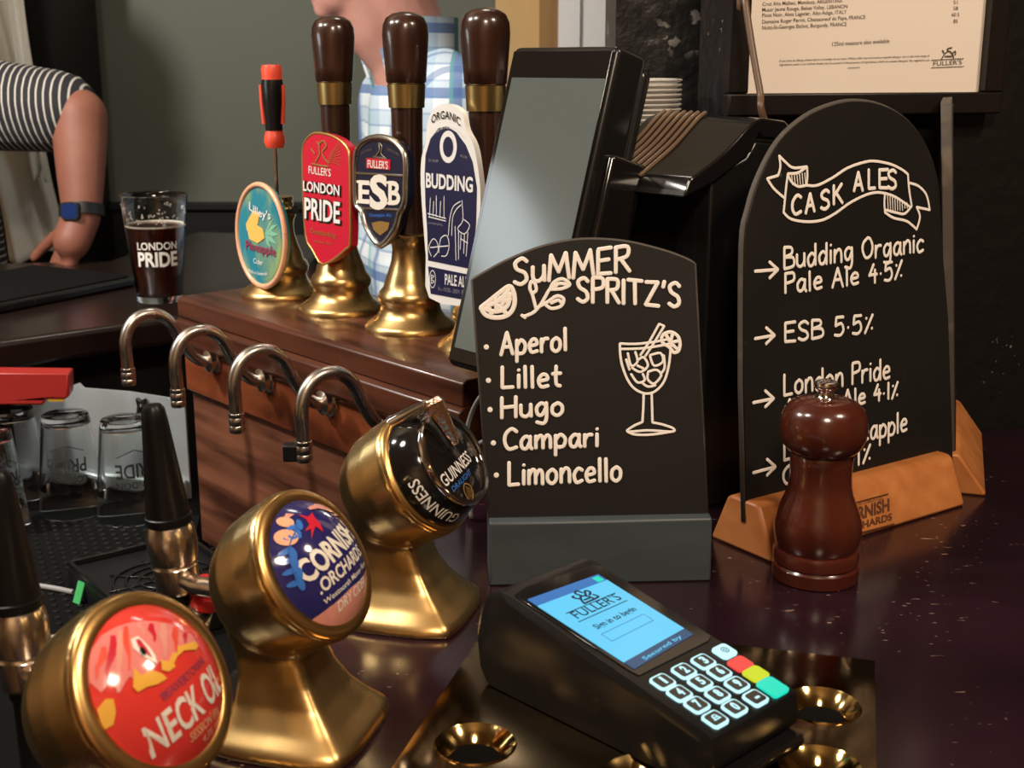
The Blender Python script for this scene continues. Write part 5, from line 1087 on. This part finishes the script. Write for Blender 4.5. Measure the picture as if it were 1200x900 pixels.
for sd in (-1, 1):
    e_ = MB().ell((0, 0, 0), (.012, .012, .012), 14); mb = MB().add([hq(v.x + sd * .031, v.y + .078, v.z + .004) for v in e_.v], e_.f); part('eye', mb, 'bwhite', t, 180)
    e_ = MB().ell((0, 0, 0), (.005, .003, .005), 12); mb = MB().add([hq(v.x + sd * .031, v.y + .0885, v.z + .004) for v in e_.v], e_.f); part('iris', mb, 'hair', t, 180)

# --- person in stripes reaching down to the far bar at the left
pa = V((-1.02, 2.22, -1.1))
t = thing('person', 'person in a black and white striped top, bare arm with a dark watch', 'person', pa)
sh_ = D(-62, 118, 2.14); sl1 = D(62, 130, 2.08); el_ = D(93, 136, 2.06); wr_ = D(96, 252, 2.05); kn_ = D(84, 283, 2.04)
mb = MB()
fq2 = headmesh(mb, V((-1.02, 2.10, .60)), V((.5, -.8, -.25)))
limb(mb, [(V((-1.03, 2.2, .38)), .062), (V((-1.02, 2.14, .50)), .058)])
limb(mb, [(V((-1.08, 2.22, .30)), .10), (V((-1.06, 2.24, -.02)), .11), (V((-1.06, 2.26, -.2)), .12)]); limb(mb, [(V((-.98, 2.2, .30)), .08), (V((-1.0, 2.22, -.02)), .10), (V((-1.0, 2.24, -.2)), .11)])
limb(mb, [(sh_, .062), (sl1, .050), (el_, .044)]); limb(mb, [(el_, .0445), (el_ + (wr_ - el_) * .3, .042), (el_ + (wr_ - el_) * .65, .037), (wr_, .0305), (kn_, .030)])
handmesh(mb, wr_ - (wr_ - el_).normalized() * -.005, V((-.42, -.05, -.9)), V((-.7, -.5, .2)), -1, 1.0, .75)
s2 = V((-1.20, 2.16, .30)); limb(mb, [(s2, .06), (V((-1.25, 2.0, .06)), .045), (V((-1.12, 1.93, .045)), .032)]); handmesh(mb, V((-1.12, 1.93, .040)), V((.9, -.2, -.05)), V((0, 0, -1)), 1, 1.0, .3)
for sd in (-1, 1):
    limb(mb, [(V((-1.03 + sd * .09, 2.25, -.2)), .088), (V((-1.03 + sd * .10, 2.24, -.62)), .060), (V((-1.03 + sd * .1, 2.27, -1.03)), .042)]); limb(mb, [(V((-1.03 + sd * .1, 2.28, -1.06)), .038), (V((-1.03 + sd * .1, 2.13, -1.07)), .028)])
o = part('body', mb, 'skin', t, 180, mods=organic(.0045, 5)); fix_normals(o)
mb = limb(MB(), [(sh_ - (sl1 - sh_) * .1, .082), (sh_ + (sl1 - sh_) * .5, .074), (sl1 + (sl1 - sh_).normalized() * .012, .066)])
o = part('striped_sleeve', mb, 'sleeve', t, 180, mods=organic(.005, 3)); fix_normals(o)
mb = MB(); limb(mb, [(V((-1.10, 2.22, .30)), .112), (V((-1.07, 2.24, -.02)), .122), (V((-1.06, 2.26, -.28)), .13)]); limb(mb, [(V((-.985, 2.2, .29)), .092), (V((-1.0, 2.22, -.02)), .112), (V((-1.0, 2.24, -.28)), .12)])
limb(mb, [(s2, .076), (V((-1.235, 2.05, .13)), .064)])
o = part('striped_top', mb, 'jersey', t, 180, mods=organic(.006, 4)); fix_normals(o)
mb = MB()
for sd in (-1, 1): limb(mb, [(V((-1.03 + sd * .085, 2.25, -.27)), .115), (V((-1.03 + sd * .10, 2.24, -.62)), .078), (V((-1.03 + sd * .1, 2.27, -1.04)), .062)])
o = part('trousers', mb, 'trous', t, 180, mods=organic(.008, 4)); fix_normals(o)
mb = MB(); m_ = MB().ell((0, 0, 0), (.081, .098, .088), 20); mb.add([fq2(v.x, v.y - .022, v.z + .042) for v in m_.v], m_.f); part('hair', mb, 'hair', t, 180)
wd_ = (el_ - wr_).normalized()
part('watch_strap', MB().lathe([(.0335, -.009), (.0352, -.009), (.0352, .009), (.0335, .009)], wr_ + wd_ * .006, wd_, 32, False), 'watch', t, 40)
wc = wr_ + wd_ * .006; wn = V((-.15, -1, .12)).normalized(); WP = Pl(wc + wn * .033, V((1, 0, 0)), wn)
part('watch_case', MB().slab(WP, rrect(0, 0, .030, .028, .006), 0, .008), 'watch', t, 30, bevel=.001)
part('watch_face', MB().slab(WP, rrect(0, 0, .025, .023, .005), .008, .0085), 'watchf', t, 30)
# --- pale cloth hanging behind
def sheet(x0, x1, yb, zt, zb, amp, k, seed, th=.004):
    random.seed(seed); ph = [random.uniform(0, 6) for _ in range(6)]; nx, nz = 36, 40
    def pt(i, j, o):
        u = i / nx; v = j / nz
        y = yb + amp * (math.sin(u * k + ph[0] + v * 1.2) * .6 + .35 * math.sin(u * k * 2.1 + ph[1] - v * 2.5) + .35 * math.sin(v * 9 + u * 4 + ph[2]) * v + .2 * math.sin(v * 19 - u * 7 + ph[3]) * v)
        return V((x0(v) + (x1(v) - x0(v)) * u, y + o, zt + (zb - zt) * v + .012 * math.sin(u * 7 + ph[4]) * v))
    mb = MB(); n = (nx + 1) * (nz + 1)
    for o in (0, th): mb.v += [pt(i, j, o) for j in range(nz + 1) for i in range(nx + 1)]
    idx = lambda i, j: j * (nx + 1) + i
    for j in range(nz):
        for i in range(nx):
            q = (idx(i, j), idx(i + 1, j), idx(i + 1, j + 1), idx(i, j + 1)); mb.f += [q, tuple(k_ + n for k_ in q[::-1])]
    for i in range(nx): mb.f += [(idx(i + 1, 0), idx(i, 0), idx(i, 0) + n, idx(i + 1, 0) + n), (idx(i, nz), idx(i + 1, nz), idx(i + 1, nz) + n, idx(i, nz) + n)]
    for j in range(nz): mb.f += [(idx(0, j), idx(0, j + 1), idx(0, j + 1) + n, idx(0, j) + n), (idx(nx, j + 1), idx(nx, j), idx(nx, j) + n, idx(nx, j + 1) + n)]
    return mb
kx = lambda px, d=2.52: (px - 600) / FPX * d
t = thing('hanging_coat', 'pale grey crumpled coat hanging behind the person in stripes', 'coat', (kx(30), 2.56, -.06))
o = part('coat_body', sheet(lambda v: kx(-40 + 42 * v), lambda v: kx(30 + 44 * v), 2.54, .52, -.065, .022, 9, 3), 'cloth', t, 180); fix_normals(o)
o = part('coat_sleeve', sheet(lambda v: kx(36 + 12 * v), lambda v: kx(54 + 12 * v), 2.50, .50, .10, .012, 6, 5), 'cloth', t, 180); fix_normals(o)
part('hook', MB().tube([V((kx(0), 2.618, .55)), V((kx(0), 2.56, .55)), V((kx(0), 2.54, .53))], .006, 10), 'steel', t, 60)
